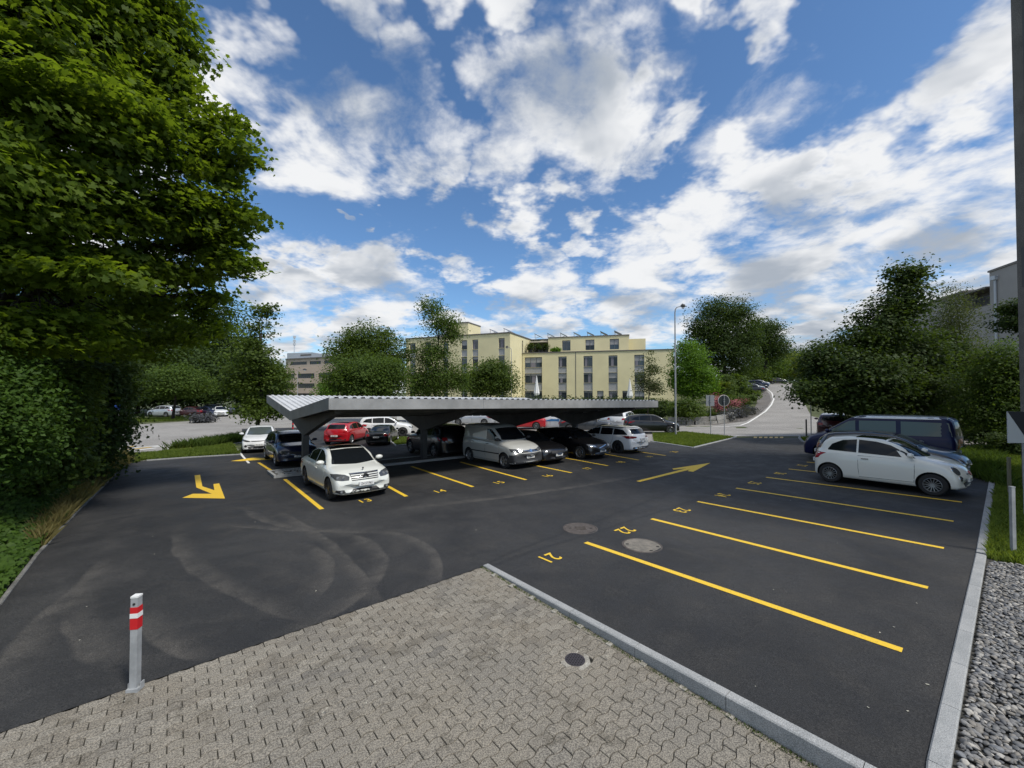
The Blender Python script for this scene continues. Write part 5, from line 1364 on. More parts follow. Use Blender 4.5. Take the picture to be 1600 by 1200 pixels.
put(c, at=G(678,712)+Vector((0,.8,0)), head=pV, scale=1.0)
c = make_car('hatch', P_red, 'hatchback', 'red hatchback with dark roof seen from behind above the white saloon', plate='ZH 30971', rpz=.62, darkroof=(-1.3,.2), roofmat=P_navy, plates='B')
put(c, (522,696), (-2.1,0), (.02,1.0), scale=.97)
c = make_car('saloon', P_black, 'saloon_car', 'small black car with red tail lights and chrome strip seen from behind', plate='ZH 66120', plates='B', rpz=.66)
put(c, (588,697), (-2.2,0), (-.08,1.0), scale=.84)
c = make_car('suv', P_white2, 'sport_utility_car', 'white sport utility car parked side-on behind the lawn corner', spokes=10, rim=M_rimd, plate='ZH 11873')
put(c, (629,682), a('suv',0,-1), (.97,.24), scale=.95)
# right hand group
c = make_car('hatch', P_black, 'hatchback', 'black hatchback between the small white car and the dark blue minibus', plate='ZH 83052', spokes=10, sidemat=M_cglassl)
put(c, at=UV(20.9,2.6), head=nV, scale=1.04)
c = make_car('minibus', P_blue, 'minibus', 'dark blue minibus with pale roof and long side windows on the right', cat='van', RX=rear_tall, plate='ZH 27491', sidemat=mat('van_glass', (.12,.15,.125), .10, 0, .4), spokes=5, darkroof=(-2.1,.6), roofmat=P_silver, mirrormat=P_blue)
both('roof_side', BODY['minibus'][1], [(.55,1.84),(-2.3,1.84),(-2.15,1.92),(.4,1.93)], 'L', P_white2, c, .008, 3)
put(c, at=UV(23.5,3.25), head=pV, scale=1.05)
c = make_car('suv', P_burg, 'sport_utility_car', 'dark car with light roof seen from behind the blue minibus, by the sign pole', RX=rear_default, plate='ZH 40166', plates='B', darkroof=(-1.6,.3), roofmat=P_silver)
put(c, (1303,686), (-2.2,0), (.62,.78), scale=1.0)
# -- cars beyond the carport; (kind, paint, label, px, base y, heading, scale)
far = [
 ('hatch', P_black, 'black hatchback on the street edge beside the tall lamp post', 1020, 678, (.97,-.20), 1.05),
 ('suv', P_white2, 'tall white car half hidden behind the black hatchback on the street', 990, 670, (.55,.80), 1.0),
 ('estate', P_silver, 'silver estate car behind the white estate, facing right', 950, 667, (.95,-.25), 1.0),
 ('estate', P_dgrey, 'dark estate car facing right just behind the white estate roof', 915, 676, (.97,-.2), 1.0),
 ('hatch', P_white2, 'white hatchback half hidden by the right carport post', 893, 668, (.9,.3), .95),
 ('panelvan', P_white2, 'white van with blue stripe seen between the two right carport posts', 860, 671, (.85,-.5), 1.0),
 ('saloon', P_red, 'red car glimpsed above the black car under the carport', 816, 671, (-.95,.1), 1.0),
 ('hatch', P_white2, 'white hatchback seen over the grey van roof, right one', 771, 664, (.9,-.3), 1.0),
 ('estate', P_silver, 'silver estate seen over the grey van roof, left one', 737, 665, (-.95,.2), 1.0),
]
lot2 = None
for k, p_, lb, px, py, hd, sc in far:
    det = 1
    c = make_car(k, p_, {'panelvan':'panel_van','suv':'sport_utility_car','estate':'estate_car','saloon':'saloon_car','hatch':'hatchback'}[k], lb, cat='van' if k == 'panelvan' else 'car', group='cars parked along the street beyond the carport', detail=det, spokes=10)
    if 'blue stripe' in lb:
        for v in 'LR': panel('blue_stripe', BODY['panelvan'][1], [(1.6,.62),(1.2,.95),(.1,.95),(-.9,.7),(.6,.78)], v, mat('stripe_blue', (.03,.18,.42), .4), c, .016, 2)
    put(c, (px, py), (0,-SPECS[k]['W']/2 if hd[0] > 0 else SPECS[k]['W']/2), hd, scale=sc)
hill = [
 ('saloon', P_dgrey, 'dark grey car nearest in the hillside row behind the flower bed', 1174, 613.5, (-.75,.35)),
 ('hatch', P_silver, 'silver hatchback second in the hillside row', 1177, 610.5, (.75,-.35)),
 ('estate', P_black, 'black estate third in the hillside row', 1180, 608, (.75,-.35)),
 ('suv', P_navy, 'navy car fourth in the hillside row', 1184, 605.5, (.75,-.35)),
 ('hatch', P_silver, 'pale car topmost in the hillside row', 1187, 603.3, (.75,-.35)),
 ('hatch', P_black, 'black car alone at the top of the climbing street', 1215, 599.5, (.95,-.25)),
]
for k, p_, lb, px, py, hd in hill:
    c = make_car(k, p_, {'suv':'sport_utility_car','estate':'estate_car','saloon':'saloon_car','hatch':'hatchback'}[k], lb, group='cars parked on the climbing street', detail=1, spokes=10)
    d_ = 630*1.0; b_ = G(px, py); put(c, at=b_, head=hd)
left = [
 ('suv', P_silver, 'silver estate-like car parked first from the left across the street', 247, 651.5, (-.98,.15)),
 ('saloon', P_burg, 'dark red car parked second from the left across the street', 292, 651, (-.98,.15)),
 ('saloon', P_black, 'black car in the middle of the row across the street', 307, 650.5, (.98,-.15)),
 ('hatch', P_navy, 'dark blue car right of the black one across the street', 320, 651, (.9,-.4)),
 ('hatch', P_white2, 'white hatchback at the right end of the row across the street', 333, 650.5, (.6,-.8)),
 ('suv', P_dgrey, 'dark tall car behind the white hatchback across the street', 338, 647.5, (.9,.2)),
]
for k, p_, lb, px, py, hd in left:
    c = make_car(k, p_, {'suv':'sport_utility_car','estate':'estate_car','saloon':'saloon_car','hatch':'hatchback'}[k], lb, group='cars parked across the street on the left', detail=1, spokes=10)
    put(c, (px, py), (0,SPECS[k]['W']/2 if hd[0] < 0 else -SPECS[k]['W']/2), hd, scale=.97)
# right, glimpsed through the trees
c = make_car('suv', P_white2, 'sport_utility_car', 'white car glimpsed over the roof of the blue minibus', detail=1); put(c, at=Vector((31,31,0)), head=(-.3,-.95))
c = make_car('estate', P_silver, 'estate_car', 'silver car glimpsed through the bushes at the far right', detail=1); put(c, at=Vector((40,29.5,0)), head=(.95,.2))
c = make_car('hatch', P_white2, 'hatchback', 'white car glimpsed low between the bushes beside the board sign', detail=1); put(c, at=Vector((35.5,30,0)), head=(.95,.2))
# ================================================================== VEGETATION
rng = np.random.default_rng(11)
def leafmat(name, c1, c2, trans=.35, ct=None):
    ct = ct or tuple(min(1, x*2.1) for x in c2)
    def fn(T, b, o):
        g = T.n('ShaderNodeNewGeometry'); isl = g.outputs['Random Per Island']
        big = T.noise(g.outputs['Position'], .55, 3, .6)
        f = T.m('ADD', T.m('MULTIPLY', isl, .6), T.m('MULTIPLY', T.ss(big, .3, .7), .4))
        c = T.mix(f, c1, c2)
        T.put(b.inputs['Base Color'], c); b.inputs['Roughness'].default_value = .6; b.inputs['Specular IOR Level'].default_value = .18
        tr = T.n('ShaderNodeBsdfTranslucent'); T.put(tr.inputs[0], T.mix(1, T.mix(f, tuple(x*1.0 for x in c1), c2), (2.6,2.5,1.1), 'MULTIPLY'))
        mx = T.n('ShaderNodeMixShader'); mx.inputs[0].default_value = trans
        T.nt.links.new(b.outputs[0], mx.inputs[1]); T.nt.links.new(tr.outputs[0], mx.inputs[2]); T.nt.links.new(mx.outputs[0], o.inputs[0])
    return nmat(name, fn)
L_maple = leafmat('leaf_maple', (.046,.080,.010), (.115,.165,.017), .45)
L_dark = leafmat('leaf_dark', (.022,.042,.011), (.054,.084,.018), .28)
L_mid = leafmat('leaf_mid', (.038,.066,.013), (.085,.125,.022), .33)
L_olive = leafmat('leaf_olive', (.038,.068,.013), (.085,.13,.024), .33)
L_bright = leafmat('leaf_bright', (.050,.105,.012), (.105,.19,.022), .4)
L_yellow = leafmat('leaf_yellowgreen', (.07,.10,.012), (.14,.17,.025), .4)
L_ivy = leafmat('leaf_ivy', (.026,.055,.009), (.062,.115,.016), .28)
L_birch = leafmat('leaf_birch', (.035,.050,.018), (.085,.105,.045), .35)
L_grass = leafmat('grass_blade', (.07,.11,.018), (.16,.205,.04), .35)
L_dry = leafmat('grass_dry', (.10,.085,.03), (.22,.19,.08), .3)
L_rose = leafmat('rose_petal', (.30,.07,.09), (.42,.15,.17), .02); L_lav = leafmat('lavender', (.045,.05,.05), (.10,.10,.12), .2)
L_brown = leafmat('leaf_withered', (.06,.03,.012), (.13,.07,.025), .3)
M_bark = two_tone('bark', (.022,.018,.014), (.055,.045,.035), 5, .95, fine=40, bs=1, bd=.03)
MAPLE = np.array([(0,0),(.16,-.40),(.40,-.24),(.56,-.52),(.66,-.19),(1,0),(.66,.19),(.56,.52),(.40,.24),(.16,.40)])
OVAL = np.array([(0,0),(.45,-.30),(1,0),(.45,.30)])
SLIM = np.array([(0,0),(.5,-.14),(1,0),(.5,.14)])
def leaves_mesh(name, cen, nrm, size, shape, mat_, droop=.25):
    n = len(cen); k = len(shape)
    nrm = nrm/np.linalg.norm(nrm, axis=1, keepdims=True)
    r = rng.normal(size=(n,3)); t = np.cross(nrm, r); t /= np.linalg.norm(t, axis=1, keepdims=True)+1e-9; b = np.cross(nrm, t)
    s = size*rng.uniform(.65, 1.25, n)
    x = shape[:,0]-.5; y = shape[:,1]
    V = cen[:,None,:]+s[:,None,None]*(x[None,:,None]*t[:,None,:]+y[None,:,None]*b[:,None,:]-(np.abs(y)*droop+x*x*droop*.8)[None,:,None]*nrm[:,None,:])
    return mesh_np(name, V.reshape(-1,3), np.arange(n*k), np.full(n, k), mat_)
def in_frame_bias(p): return True
def crown(lobes, nclump, per, cr, flat=.55, surf=.35, up=.75, vis=None):
    """lobes: (x,y,z,rx,ry,rz). returns clump centres, leaf centres, leaf normals"""
    L = np.array(lobes, float); w = (L[:,3]*L[:,4]+L[:,4]*L[:,5]+L[:,3]*L[:,5]); w /= w.sum(); w += .003; w /= w.sum()
    idx = rng.choice(len(L), nclump, p=w)
    d = rng.normal(size=(nclump,3)); d /= np.linalg.norm(d, axis=1, keepdims=True)
    rad = rng.random(nclump)**surf
    cc = L[idx,:3]+d*L[idx,3:]*rad[:,None]
    sc = rng.uniform(.6, 1.4, nclump)
    li = np.repeat(np.arange(nclump), per)
    g = np.clip(rng.normal(size=(len(li),3)), -1.5, 1.5)*np.array([1,1,flat])*.52
    lc = cc[li]+g*cr*sc[li][:,None]
    tilt = rng.normal(size=(nclump,3))*.35
    nn = np.array([0,0,up])+tilt[li]+d[li]*.45+rng.normal(size=(len(li),3))*.38
    return cc, lc, nn
def limb_mesh(base, top, r0, lobes, cc, nl, seed, lean=None, twig=.012):
    rd = random.Random(seed); mb = MB(); base = Vector(base); top = Vector(top)
    P_ = []
    for i in range(7):
        t = i/6; p = base.lerp(top, t); p += Vector((math.sin(t*3+seed), math.cos(t*2.3+seed), 0))*.06*(top-base).length*t*(1-t)*2; P_.append(p)
    mb.tube(P_, [r0*(1.25 if i == 0 else 1-.78*i/6) for i in range(7)], 9)
    mids = []
    for L in lobes:
        if L[3] < .5 and r0 > .2: continue
        c = Vector(L[:3]); t = rd.uniform(.35, .95); i = min(5, int(t*6)); s = P_[i].lerp(P_[i+1], t*6-i)
        if (c-s).length < .3: continue
        m = s.lerp(c, .5)+Vector((0,0,.12*(c-s).length)); r = r0*(.42-.2*t)
        pts = [s, s.lerp(m,.5)+Vector((0,0,.03)), m, m.lerp(c,.6), c]; mb.tube(pts, [r, r*.85, r*.65, r*.45, r*.25], 6)
        mids.append((m, c, r))
    if mids:
        for k in range(min(nl, len(cc))):
            c = Vector(cc[rd.randrange(len(cc))]); m, e, r = min(mids, key=lambda q_: (q_[1]-c).length)
            s = m.lerp(e, rd.uniform(.2,1)); q1 = s.lerp(c, .5)+Vector((rd.uniform(-.1,.1), rd.uniform(-.1,.1), .06*(c-s).length))
            mb.tube([s, q1, c], [max(twig, r*.3), max(twig*.8, r*.18), twig*.4], 4, cap=False)
    return mb
def tree(name, label, base, top, r0, lobes, nclump, per, cr, size, shape, lm, nl=60, cat='tree', group=None, seed=1, flat=.55, surf=.35, up=.75, twig=.012):
    base = Vector(base); root = empty(name, label, cat, base, 0, group)
    cc, lc, nn = crown(lobes, nclump, per, cr, flat, surf, up)
    off_ = np.array(base)
    link('crown', leaves_mesh('crown', lc-off_, nn, size, shape, lm), root, kind='stuff')
    if r0:
        mb = limb_mesh(base-Vector((0,0,.15)), top, r0, lobes, cc, nl, seed, twig=twig)
        mb.v = [tuple(Vector(v)-base) for v in mb.v]; mb.build('trunk', M_bark, root, smooth=True)
    return root
def lp(px, py, d, rpx, rpy=None, rd=None):
    """lobe: centre at a photo pixel and depth, radii in photo pixels at that depth"""
    c = P(px, py, d); k = d/FPX; rpy = rpy or rpx
    return (c.x, c.y, c.z, rpx*k, (rd if rd else rpx)*k, rpy*k)
def gz(px, d, extra=0):
    x = (px-800)/FPX*d; return Vector((x, d, terr(x, d)))
# --- the large maple at the left
lob = [lp(50,40,9,135),lp(170,55,10.5,88),lp(238,20,11,36,44),lp(255,115,11,40,40),lp(305,200,11.5,40,28),lp(362,195,12,14,16),lp(372,238,11.8,15,14),lp(225,205,10.5,75),lp(90,180,9,140,90),lp(330,325,12,40,26),lp(382,340,12.3,12,14),lp(245,320,11,70,46),
       lp(130,320,10,100,60),lp(30,300,8.5,110,70),lp(335,405,12.5,34,24),lp(375,415,12.5,10,14),lp(260,420,12.5,62,36),lp(165,420,11,80,38),lp(60,420,9.5,90,40),lp(315,465,13.5,30,18),lp(225,480,13,50,22),lp(120,-110,10,150,90),lp(-150,100,9,170,150),lp(-120,350,9,140,90),lp(-60,-200,10,190,120),lp(130,430,9,70,20),lp(60,520,9.5,90,45),lp(150,520,11.5,60,36),lp(215,535,14,46,30),lp(-60,520,8.5,90,50),lp(285,520,15,34,20),lp(330,262,12,34,26),lp(295,140,11.5,32,30),lp(352,290,12,18,18),lp(340,372,12.3,34,28),lp(290,375,12.5,44,34),lp(318,510,14,28,20),lp(285,80,11.5,22,26)]
mb_ = gz(-20, 10.5)
tree('maple_tree', 'huge broad-leaved maple filling the upper left of the view', mb_, P(20, 150, 10.5), .34, lob, 1650, 62, .72, .17, MAPLE, L_maple, nl=520, seed=3, flat=.30, surf=.48, up=.95, twig=.02)
# --- ivy bank and bushes along the left kerb
kp = pix([(-150,1045),(-2,946),(58,867),(123,797),(186,735),(200,722)])
def bank():
    V = []; F = []; prof = [(.06,.0),(.35,.10),(.9,.5),(1.8,.85),(3.2,1.15),(9,1.4),(22,1.5)]; pts = []
    for a, b in zip(kp[:-1], kp[1:]):
        n = max(2, int((b-a).length/.6))
        for i in range(n): pts.append((a.lerp(b, i/n), (b-a).normalized()))
    for p, d in pts:
        nn = Vector((-d.y, d.x, 0)).normalized()
        for w, h in prof:
            q_ = p+nn*w; V.append((q_.x, q_.y, terr(q_.x, q_.y)+h*(1+.15*mnoise.noise(q_*.7))))
    m = len(prof)
    for i in range(len(pts)-1):
        for j in range(m-1): F += [i*m+j, (i+1)*m+j, (i+1)*m+j+1, i*m+j+1]
    link('bank', mesh_np('bank', V, F, [4]*(len(F)//4), M_soil, True), kind='structure')
    V = np.array(V).reshape(len(pts), m, 3); C_ = []; N_ = []
    for _ in range(30000):
        i = rng.random()**.75*(len(pts)-1.01); j = rng.random()**1.2*(m-2.01)
        i0, j0 = int(i), int(j); a, b = i-i0, j-j0
        p = V[i0,j0]*(1-a)*(1-b)+V[i0+1,j0]*a*(1-b)+V[i0,j0+1]*(1-a)*b+V[i0+1,j0+1]*a*b
        C_.append(p+np.array([0,0,rng.uniform(.0,.18)])); N_.append((.4,-.25,.9))
    N_ = np.array(N_)+rng.normal(size=(len(N_),3))*.35
    link('ivy', leaves_mesh('ivy', np.array(C_), N_, .10, OVAL*np.array([1,1.5]), L_ivy), kind='stuff', label='dense ivy and nettles covering the bank above the left kerb', category='ground cover') if False else tag(link('ivy', leaves_mesh('ivy', np.array(C_), N_, .10, OVAL*np.array([1,1.5]), L_ivy)), 'dense dark ivy covering the bank above the left kerb', 'ground cover', None, 'stuff')
bank()
def bush(label, lobes, nclump, per, cr, size, lm, shape=OVAL, name='bush', group=None, stem=True, **k):
    c = lobes[0]; base = Vector((c[0], c[1], terr(c[0], c[1])))
    return tree(name, label, base, (c[0], c[1], c[2]), .05 if stem else 0, lobes, nclump, per, cr, size, shape, lm, nl=20, cat='bush', group=group, **k)
bush('tall dark bush at the left edge under the maple', [lp(-60,650,8,80,60),lp(-10,610,8.6,50,60),lp(20,690,9.2,40,55)], 300, 80, .6, .10, L_ivy, surf=.3, flat=.9)
bush('leafy bush in the middle of the left bank', [lp(60,650,11,45,60),lp(95,620,12,36,50),lp(75,720,11,36,45)], 300, 80, .6, .12, L_mid, shape=MAPLE, surf=.3)
bush('dark bush ending at the street verge on the left', [lp(140,650,15.5,42,52),lp(160,590,16,36,42),lp(125,715,14.5,30,34),lp(160,680,17,16,30),lp(110,580,15,50,40)], 420, 80, .8, .14, L_dark, shape=MAPLE, surf=.3)
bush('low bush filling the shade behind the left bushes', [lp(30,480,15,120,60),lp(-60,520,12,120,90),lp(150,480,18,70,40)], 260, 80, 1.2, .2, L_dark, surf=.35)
# --- trees seen across the street on the left
def T_(label, d, base_px, lobes, r0, n, per, cr, size, lm, name='tree', top=None, shape=OVAL, group=None, seed=1, **k):
    n = int(n*1.45); size *= .80
    b = gz(base_px, d); ls = [lp(*l[:2], d+(l[4] if len(l) > 4 else 0), l[2], l[3]) for l in lobes]
    tp = P(top[0], top[1], d) if top else Vector((ls[0][0], d, ls[0][2]))
    return tree(name, label, b, tp, r0, ls, n, per, cr, size, shape, lm, group=group, seed=seed, **k)
gbg = 'dense dark trees closing the view beyond the left car park'
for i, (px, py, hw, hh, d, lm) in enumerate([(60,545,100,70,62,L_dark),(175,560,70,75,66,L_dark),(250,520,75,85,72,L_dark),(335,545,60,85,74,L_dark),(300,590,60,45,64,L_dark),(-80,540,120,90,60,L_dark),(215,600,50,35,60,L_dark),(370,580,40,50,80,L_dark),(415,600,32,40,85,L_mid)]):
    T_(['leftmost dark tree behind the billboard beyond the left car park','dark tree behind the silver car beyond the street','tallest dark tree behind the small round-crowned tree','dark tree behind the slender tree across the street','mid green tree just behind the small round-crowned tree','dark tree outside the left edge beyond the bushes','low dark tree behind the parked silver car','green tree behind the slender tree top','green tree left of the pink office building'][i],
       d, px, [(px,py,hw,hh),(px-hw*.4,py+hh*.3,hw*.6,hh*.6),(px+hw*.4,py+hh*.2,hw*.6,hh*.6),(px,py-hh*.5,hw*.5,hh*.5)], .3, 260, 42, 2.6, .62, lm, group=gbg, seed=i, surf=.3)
T_('small round-crowned tree standing on the far verge before the parked cars', 50, 271, [(275,598,44,24),(255,606,28,17),(295,604,30,18),(278,588,28,15)], .2, 240, 50, 1.3, .34, L_olive, top=(273,605), seed=5, surf=.3)
T_('slender ragged tree above the white saloon with a sparse top', 27, 400, [(392,600,36,34),(395,560,38,30),(370,590,24,26),(425,590,20,26),(398,520,24,26),(410,485,18,16),(400,640,34,20),(430,640,15,14)], .14, 190, 40, .8, .21, L_mid, top=(405,500), shape=MAPLE, seed=6, surf=.6, flat=.4)
T_('twin-stemmed tree with brownish lower crown behind the red car', 37, 566, [(575,585,52,34),(545,595,36,28),(605,590,36,30),(580,610,45,18)], .2, 330, 50, 1.1, .28, L_olive, top=(575,600), seed=7, surf=.4)
T_('dark green round tree rising behind the brownish crown', 46, 590, [(575,530,38,26),(545,548,30,26),(602,548,34,28),(572,565,50,30),(610,575,26,30)], .3, 330, 50, 1.3, .34, L_mid, top=(575,560), seed=8, surf=.35)
T_('small light green tree in front of the pink office building', 60, 520, [(518,606,18,14),(508,612,14,10)], .12, 70, 40, 1.2, .34, L_bright, seed=9)
T_('tall loose tree with wispy top before the yellow building', 45, 684, [(680,590,42,34),(655,600,26,30),(712,592,26,30),(678,548,36,28),(690,505,26,22),(672,480,18,14),(705,520,18,16)], .2, 420, 40, 1.2, .28, L_olive, top=(685,510), seed=10, surf=.55)
T_('dark low round tree before the yellow building corner', 52, 768, [(765,592,36,24),(745,600,26,20),(785,597,26,22),(772,575,24,14)], .2, 240, 50, 1.3, .34, L_mid, seed=11, surf=.35)
T_('slender sapling with sparse leaves left of the tall lamp post', 42, 1012, [(1010,600,18,16),(1020,575,12,16),(1003,588,10,12),(1024,605,14,12),(1014,560,7,12)], .06, 90, 24, .8, .24, L_birch, top=(1014,560), seed=12, surf=.8)
T_('bright green conical tree beside the tall lamp post', 50, 1083, [(1080,585,33,28),(1078,558,24,22),(1075,540,13,12),(1088,605,30,18),(1062,595,18,18),(1100,590,14,18)], .16, 330, 45, 1.1, .30, L_bright, top=(1079,560), seed=13, surf=.35)
T_('large dark round tree behind the bright green tree', 82, 1130, [(1130,520,48,40),(1110,500,34,32),(1150,510,34,38),(1130,488,34,24),(1130,560,50,34),(1105,540,30,36),(1158,550,26,36)], .6, 520, 50, 2.2, .52, L_dark, top=(1130,530), seed=14, surf=.3)
T_('dark tree behind the parked hillside cars', 100, 1196, [(1195,530,28,24),(1205,545,24,24),(1180,540,20,26),(1192,512,20,14)], .5, 260, 50, 2.2, .55, L_dark, seed=15, surf=.3)
for i, (px, py, hw, hh, d, lm) in enumerate([(1195,575,26,18,112,L_olive),(1225,572,28,22,118,L_yellow),(1250,575,26,22,122,L_mid),(1280,565,30,28,125,L_mid),(1170,588,20,10,100,L_mid),(1235,558,34,14,160,L_dark)]):
    T_(['olive tree behind the topmost hillside cars','yellowish tree closing the top of the climbing street','green tree right of the street top','green tree behind the large right tree beside the road','low green shrubby tree above the hillside cars','far dark wood edge above the street top'][i], d, px, [(px,py,hw,hh),(px-hw*.4,py+hh*.3,hw*.6,hh*.6),(px+hw*.4,py,hw*.6,hh*.7)], .3, 200, 40, 2.6, .6, lm, group='trees at the top of the climbing street', seed=20+i, surf=.3)
# --- right side trees
T_('large spreading dark maple over the parked cars on the right', 25, 1378, [(1350,590,62,42,-1),(1300,600,44,34),(1400,560,60,46,1),(1385,505,42,36),(1415,465,30,30),(1418,430,20,18),(1350,535,36,26),(1290,562,32,26),(1430,610,56,40),(1460,560,40,40,2),(1268,612,22,16,-1),(1330,626,42,14,-1),(1380,645,50,16)], .26, 900, 54, .95, .21, L_dark, shape=MAPLE, top=(1395,520), seed=31, surf=.42, nl=140)
T_('feathery birch with pale hanging leaves right of the dark maple', 27, 1500, [(1500,570,40,44),(1488,505,24,34),(1515,620,44,46),(1480,620,40,40),(1525,580,22,30),(1493,472,13,14)], .14, 620, 60, .85, .13, L_birch, top=(1498,500), seed=32, surf=.5, flat=1.2, up=.2)
T_('yellow-green shrubby tree next to the near concrete wall', 21, 1575, [(1575,560,36,30),(1560,600,34,34),(1595,610,34,40),(1545,640,30,30),(1585,650,36,26)], .12, 360, 55, .75, .16, L_olive, seed=33, surf=.35, shape=OVAL)
T_('dark branchy tree reaching out before the grey building', 19, 1600, [(1600,500,28,26),(1585,480,18,12),(1575,505,16,6)], .12, 80, 45, .5, .15, L_dark, top=(1602,480), seed=34, surf=.6)
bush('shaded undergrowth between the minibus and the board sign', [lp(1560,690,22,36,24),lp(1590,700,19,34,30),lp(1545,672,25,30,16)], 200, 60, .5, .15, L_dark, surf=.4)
bush('low green hedge under the birch behind the minibus', [lp(1480,655,29,60,16),lp(1540,660,28,40,14)], 140, 50, .7, .18, L_mid, surf=.4)
# --- garden shrubs by the street
for lab, ls, lm, n, sz in [
  ('clipped rounded green bush right of the carport end', [lp(1075,640,41,24,17),lp(1060,636,41,14,14)], L_mid, 120, .22),
  ('dark low hedge behind the parked cars under the sapling', [lp(1030,640,44,22,14),lp(1010,642,45,18,14)], L_dark, 110, .25),
  ('yellow-green shrub below the dark hillside tree', [lp(1125,607,60,17,12),lp(1140,600,62,14,10)], L_yellow, 90, .34),
  ('large green shrub left of the climbing street', [lp(1150,610,58,22,16),lp(1170,618,58,16,12),lp(1145,596,62,22,12)], L_mid, 140, .34),
  ('pink flowering rose bush behind the square sign board', [lp(1121,626,45,6,11),lp(1120,636,45,6,6)], L_rose, 26, .14),
  ('red flowering rose bush right of the round sign', [lp(1148,629,46,6,5),lp(1163,628,47,5,4)], L_rose, 14, .14),
  ('leafy green bed behind the rose bushes', [lp(1135,628,50,18,12),lp(1155,625,51,16,10),lp(1125,640,48,10,8)], L_mid, 110, .22),
  ('grey lavender mound along the sidewalk', [lp(1150,645,44,18,9),lp(1168,641,46,12,8),lp(1135,650,42,12,7)], L_lav, 110, .18),
  ('grey dome-shaped shrub at the sidewalk corner', [lp(1187,613,80,10,5)], L_lav, 40, .3),
  ('olive shrub beside the lawn above the stone wall', [lp(1095,652,46,10,6),lp(1115,650,46,12,6)], L_mid, 50, .22),
  ('purple-grey shrub on the far verge left of the slender tree', [lp(318,653.5,46,14,4)], L_lav, 50, .25),
  ('round terrace shrub on the roof edge of the yellow building', [lp(868,547,73.5,5.5,3)], L_bright, 24, .3)]:
    bush(lab, ls, n, 40, .7, sz, lm, surf=.4, stem=('terrace' not in lab))
for i, px in enumerate((829, 842, 853)):
    p_ = P(px, 549, 75); root = empty('potted_plant', ['leftmost leafy plant on the roof terrace of the yellow building','middle leafy plant on the roof terrace under the awning','right leafy plant on the roof terrace under the awning'][i], 'plant', p_)
    cc, lc, nn = crown([(0,0,.9,.5,.5,.7)], 22, 22, .5); link('foliage', leaves_mesh('foliage', lc, nn, .25, OVAL, L_dark), root, kind='stuff'); mb = MB(); mb.tube([(0,0,-.15),(0,0,.35)], [.22,.28], 10); mb.build('pot', M_plastic, root)
# long clipped hedge between the cars and the yellow building
hl = [lp(800+i*22, 636, 46, 14, 13) for i in range(11)]
root = empty('hedge', 'long dark clipped hedge between the parked cars and the yellow building', 'hedge', gz(910, 46)); cc, lc, nn = crown(hl, 420, 50, 1.0, surf=.3)
link('foliage', leaves_mesh('foliage', lc-np.array(root.location), nn, .26, OVAL, L_dark), root, kind='stuff')
# --- grass
def scatter(poly, n, h, mats, name, label, seed=0, wid=.012, fl=None):
    xs = [p.x for p in poly]; ys = [p.y for p in poly]; r_ = random.Random(seed); pts = []
    def inside(x, y):
        c = False; j = len(poly)-1
        for i in range(len(poly)):
            if (poly[i].y > y) != (poly[j].y > y) and x < (poly[j].x-poly[i].x)*(y-poly[i].y)/(poly[j].y-poly[i].y)+poly[i].x: c = not c
            j = i
        return c
    while len(pts) < n:
        x = r_.uniform(min(xs), max(xs)); y = r_.uniform(min(ys), max(ys))
        if inside(x, y) and mnoise.noise(Vector((x*.9, y*.9, seed))) > -.55+r_.random()*.5-.25: pts.append((x, y, terr(x, y)-(drop((x, y)) if name == 'moss' else .03)))
    p = np.array(pts); n = len(p); a = rng.uniform(0, 2*PI, n); hh = h*rng.uniform(.4, 1.25, n); b = rng.normal(size=(n,2))*.35*hh[:,None]
    w = wid*rng.uniform(.7, 1.5, n); dx = np.cos(a)*w; dy = np.sin(a)*w
    V = np.zeros((n,4,3)); V[:,0] = p-np.stack([dx,dy,0*dx],1); V[:,1] = p+np.stack([dx,dy,0*dx],1)
    V[:,2] = p+np.stack([b[:,0]*.4+dx*.6,b[:,1]*.4+dy*.6,hh*.6],1); V[:,3] = p+np.stack([b[:,0],b[:,1],hh],1)
    tag(link(name, mesh_np(name, V.reshape(-1,3), np.arange(n*4), np.full(n,4), mats)), label, name.replace('_', ' '), None, 'stuff')
scatter(pix([(170,714),(205,724),(225,720),(290,715),(374,710),(362,694),(330,700),(250,708)]), 30000, .20, L_grass, 'grass', 'green grass on the verge behind the large yellow arrow', 1, .02)
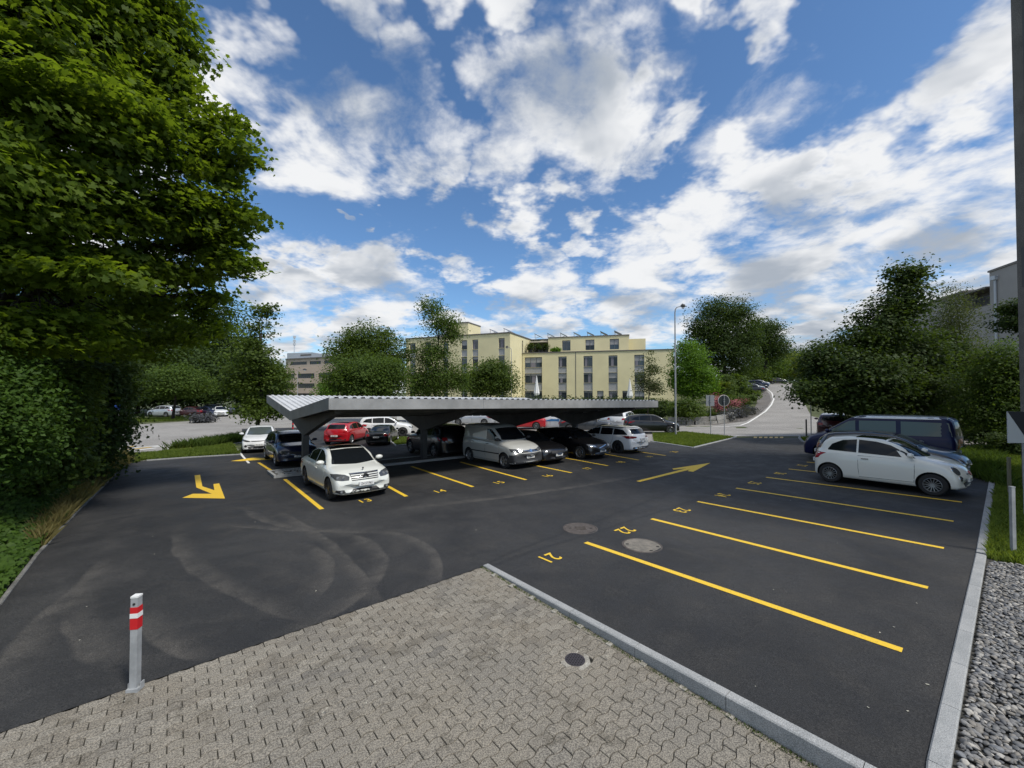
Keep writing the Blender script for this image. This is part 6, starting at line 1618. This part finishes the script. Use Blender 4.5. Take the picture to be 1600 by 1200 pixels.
scatter([G(0,935)+Vector((-.25,.1,0)), G(58,860)+Vector((-.2,.1,0)), G(120,795)+Vector((-.1,.1,0)), G(112,790), G(40,850), G(-30,930)], 5000, .16, L_olive, 'low_weeds', 'low mixed weeds and grass along the near left kerb', 12, .01)
scatter(pix([(250,705),(330,697),(378,690),(384,684),(370,686),(300,698)]), 2600, .55, L_olive, 'tall_weeds', 'tall loose weeds at the street side of the left verge', 2, .02)
scatter([G(60,862),G(120,797),G(186,733),G(205,724),G(190,712),G(170,716),G(110,770),G(50,835)], 11000, .38, L_dry, 'dry_grass', 'tall straw-coloured grass behind the left kerb', 3, .012)
scatter(pix([(1022,690),(1083,699),(1146,684),(1070,676),(1020,678)]), 26000, .18, L_grass, 'grass', 'bright grass round the tall lamp post at the exit', 4, .02)
scatter(pix([(1252,684),(1256,689),(1266,692.5),(1300,695),(1300,682)]), 6000, .15, L_grass, 'grass', 'grass on the small island by the blue minibus', 5, .02)
scatter(pix([(604,684),(620,696),(645,693),(720,690),(720,685),(640,683)]), 16000, .12, L_grass, 'grass', 'lawn corner seen below the carport roof', 6, .025)
scatter([G(1543,871), G(1600,884), Vector((14.5,9.6,0)), Vector((15.3,12,0)), G(1590,705), G(1572,700), G(1566,712), G(1554,780)], 42000, .15, L_grass, 'grass', 'rough grass strip right of the kerb with the steel post', 7, .012)
scatter([G(1574,697), G(1570,712), G(1566,740), G(1595,770), Vector((17.5,17,0)), Vector((24,21,0))], 9000, .32, L_olive, 'tall_weeds', 'tall weeds between the right kerb and the bushes', 8, .012)
scatter(pix([(185,664),(205,660),(310,656),(336,650),(300,652),(190,656)]), 9000, .25, L_grass, 'grass', 'verge grass across the street under the small round tree', 9, .05)

kk = [G(759,883), G(1350,1199)]; e_ = (kk[1]-kk[0]).normalized(); n_ = Vector((-e_.y, e_.x, 0)); n_ = -n_ if n_.y > 0 else n_
n_ = n_ if (n_.x*(-1)) > 0 else -n_
tp_ = [kk[0]+n_*.075, kk[1]+n_*.075, kk[1]+n_*.13, kk[0]+n_*.13]
scatter(tp_, 1500, .022, L_olive, 'moss', 'thin line of moss and tiny weeds at the foot of the thick granite kerb', 21, .004)
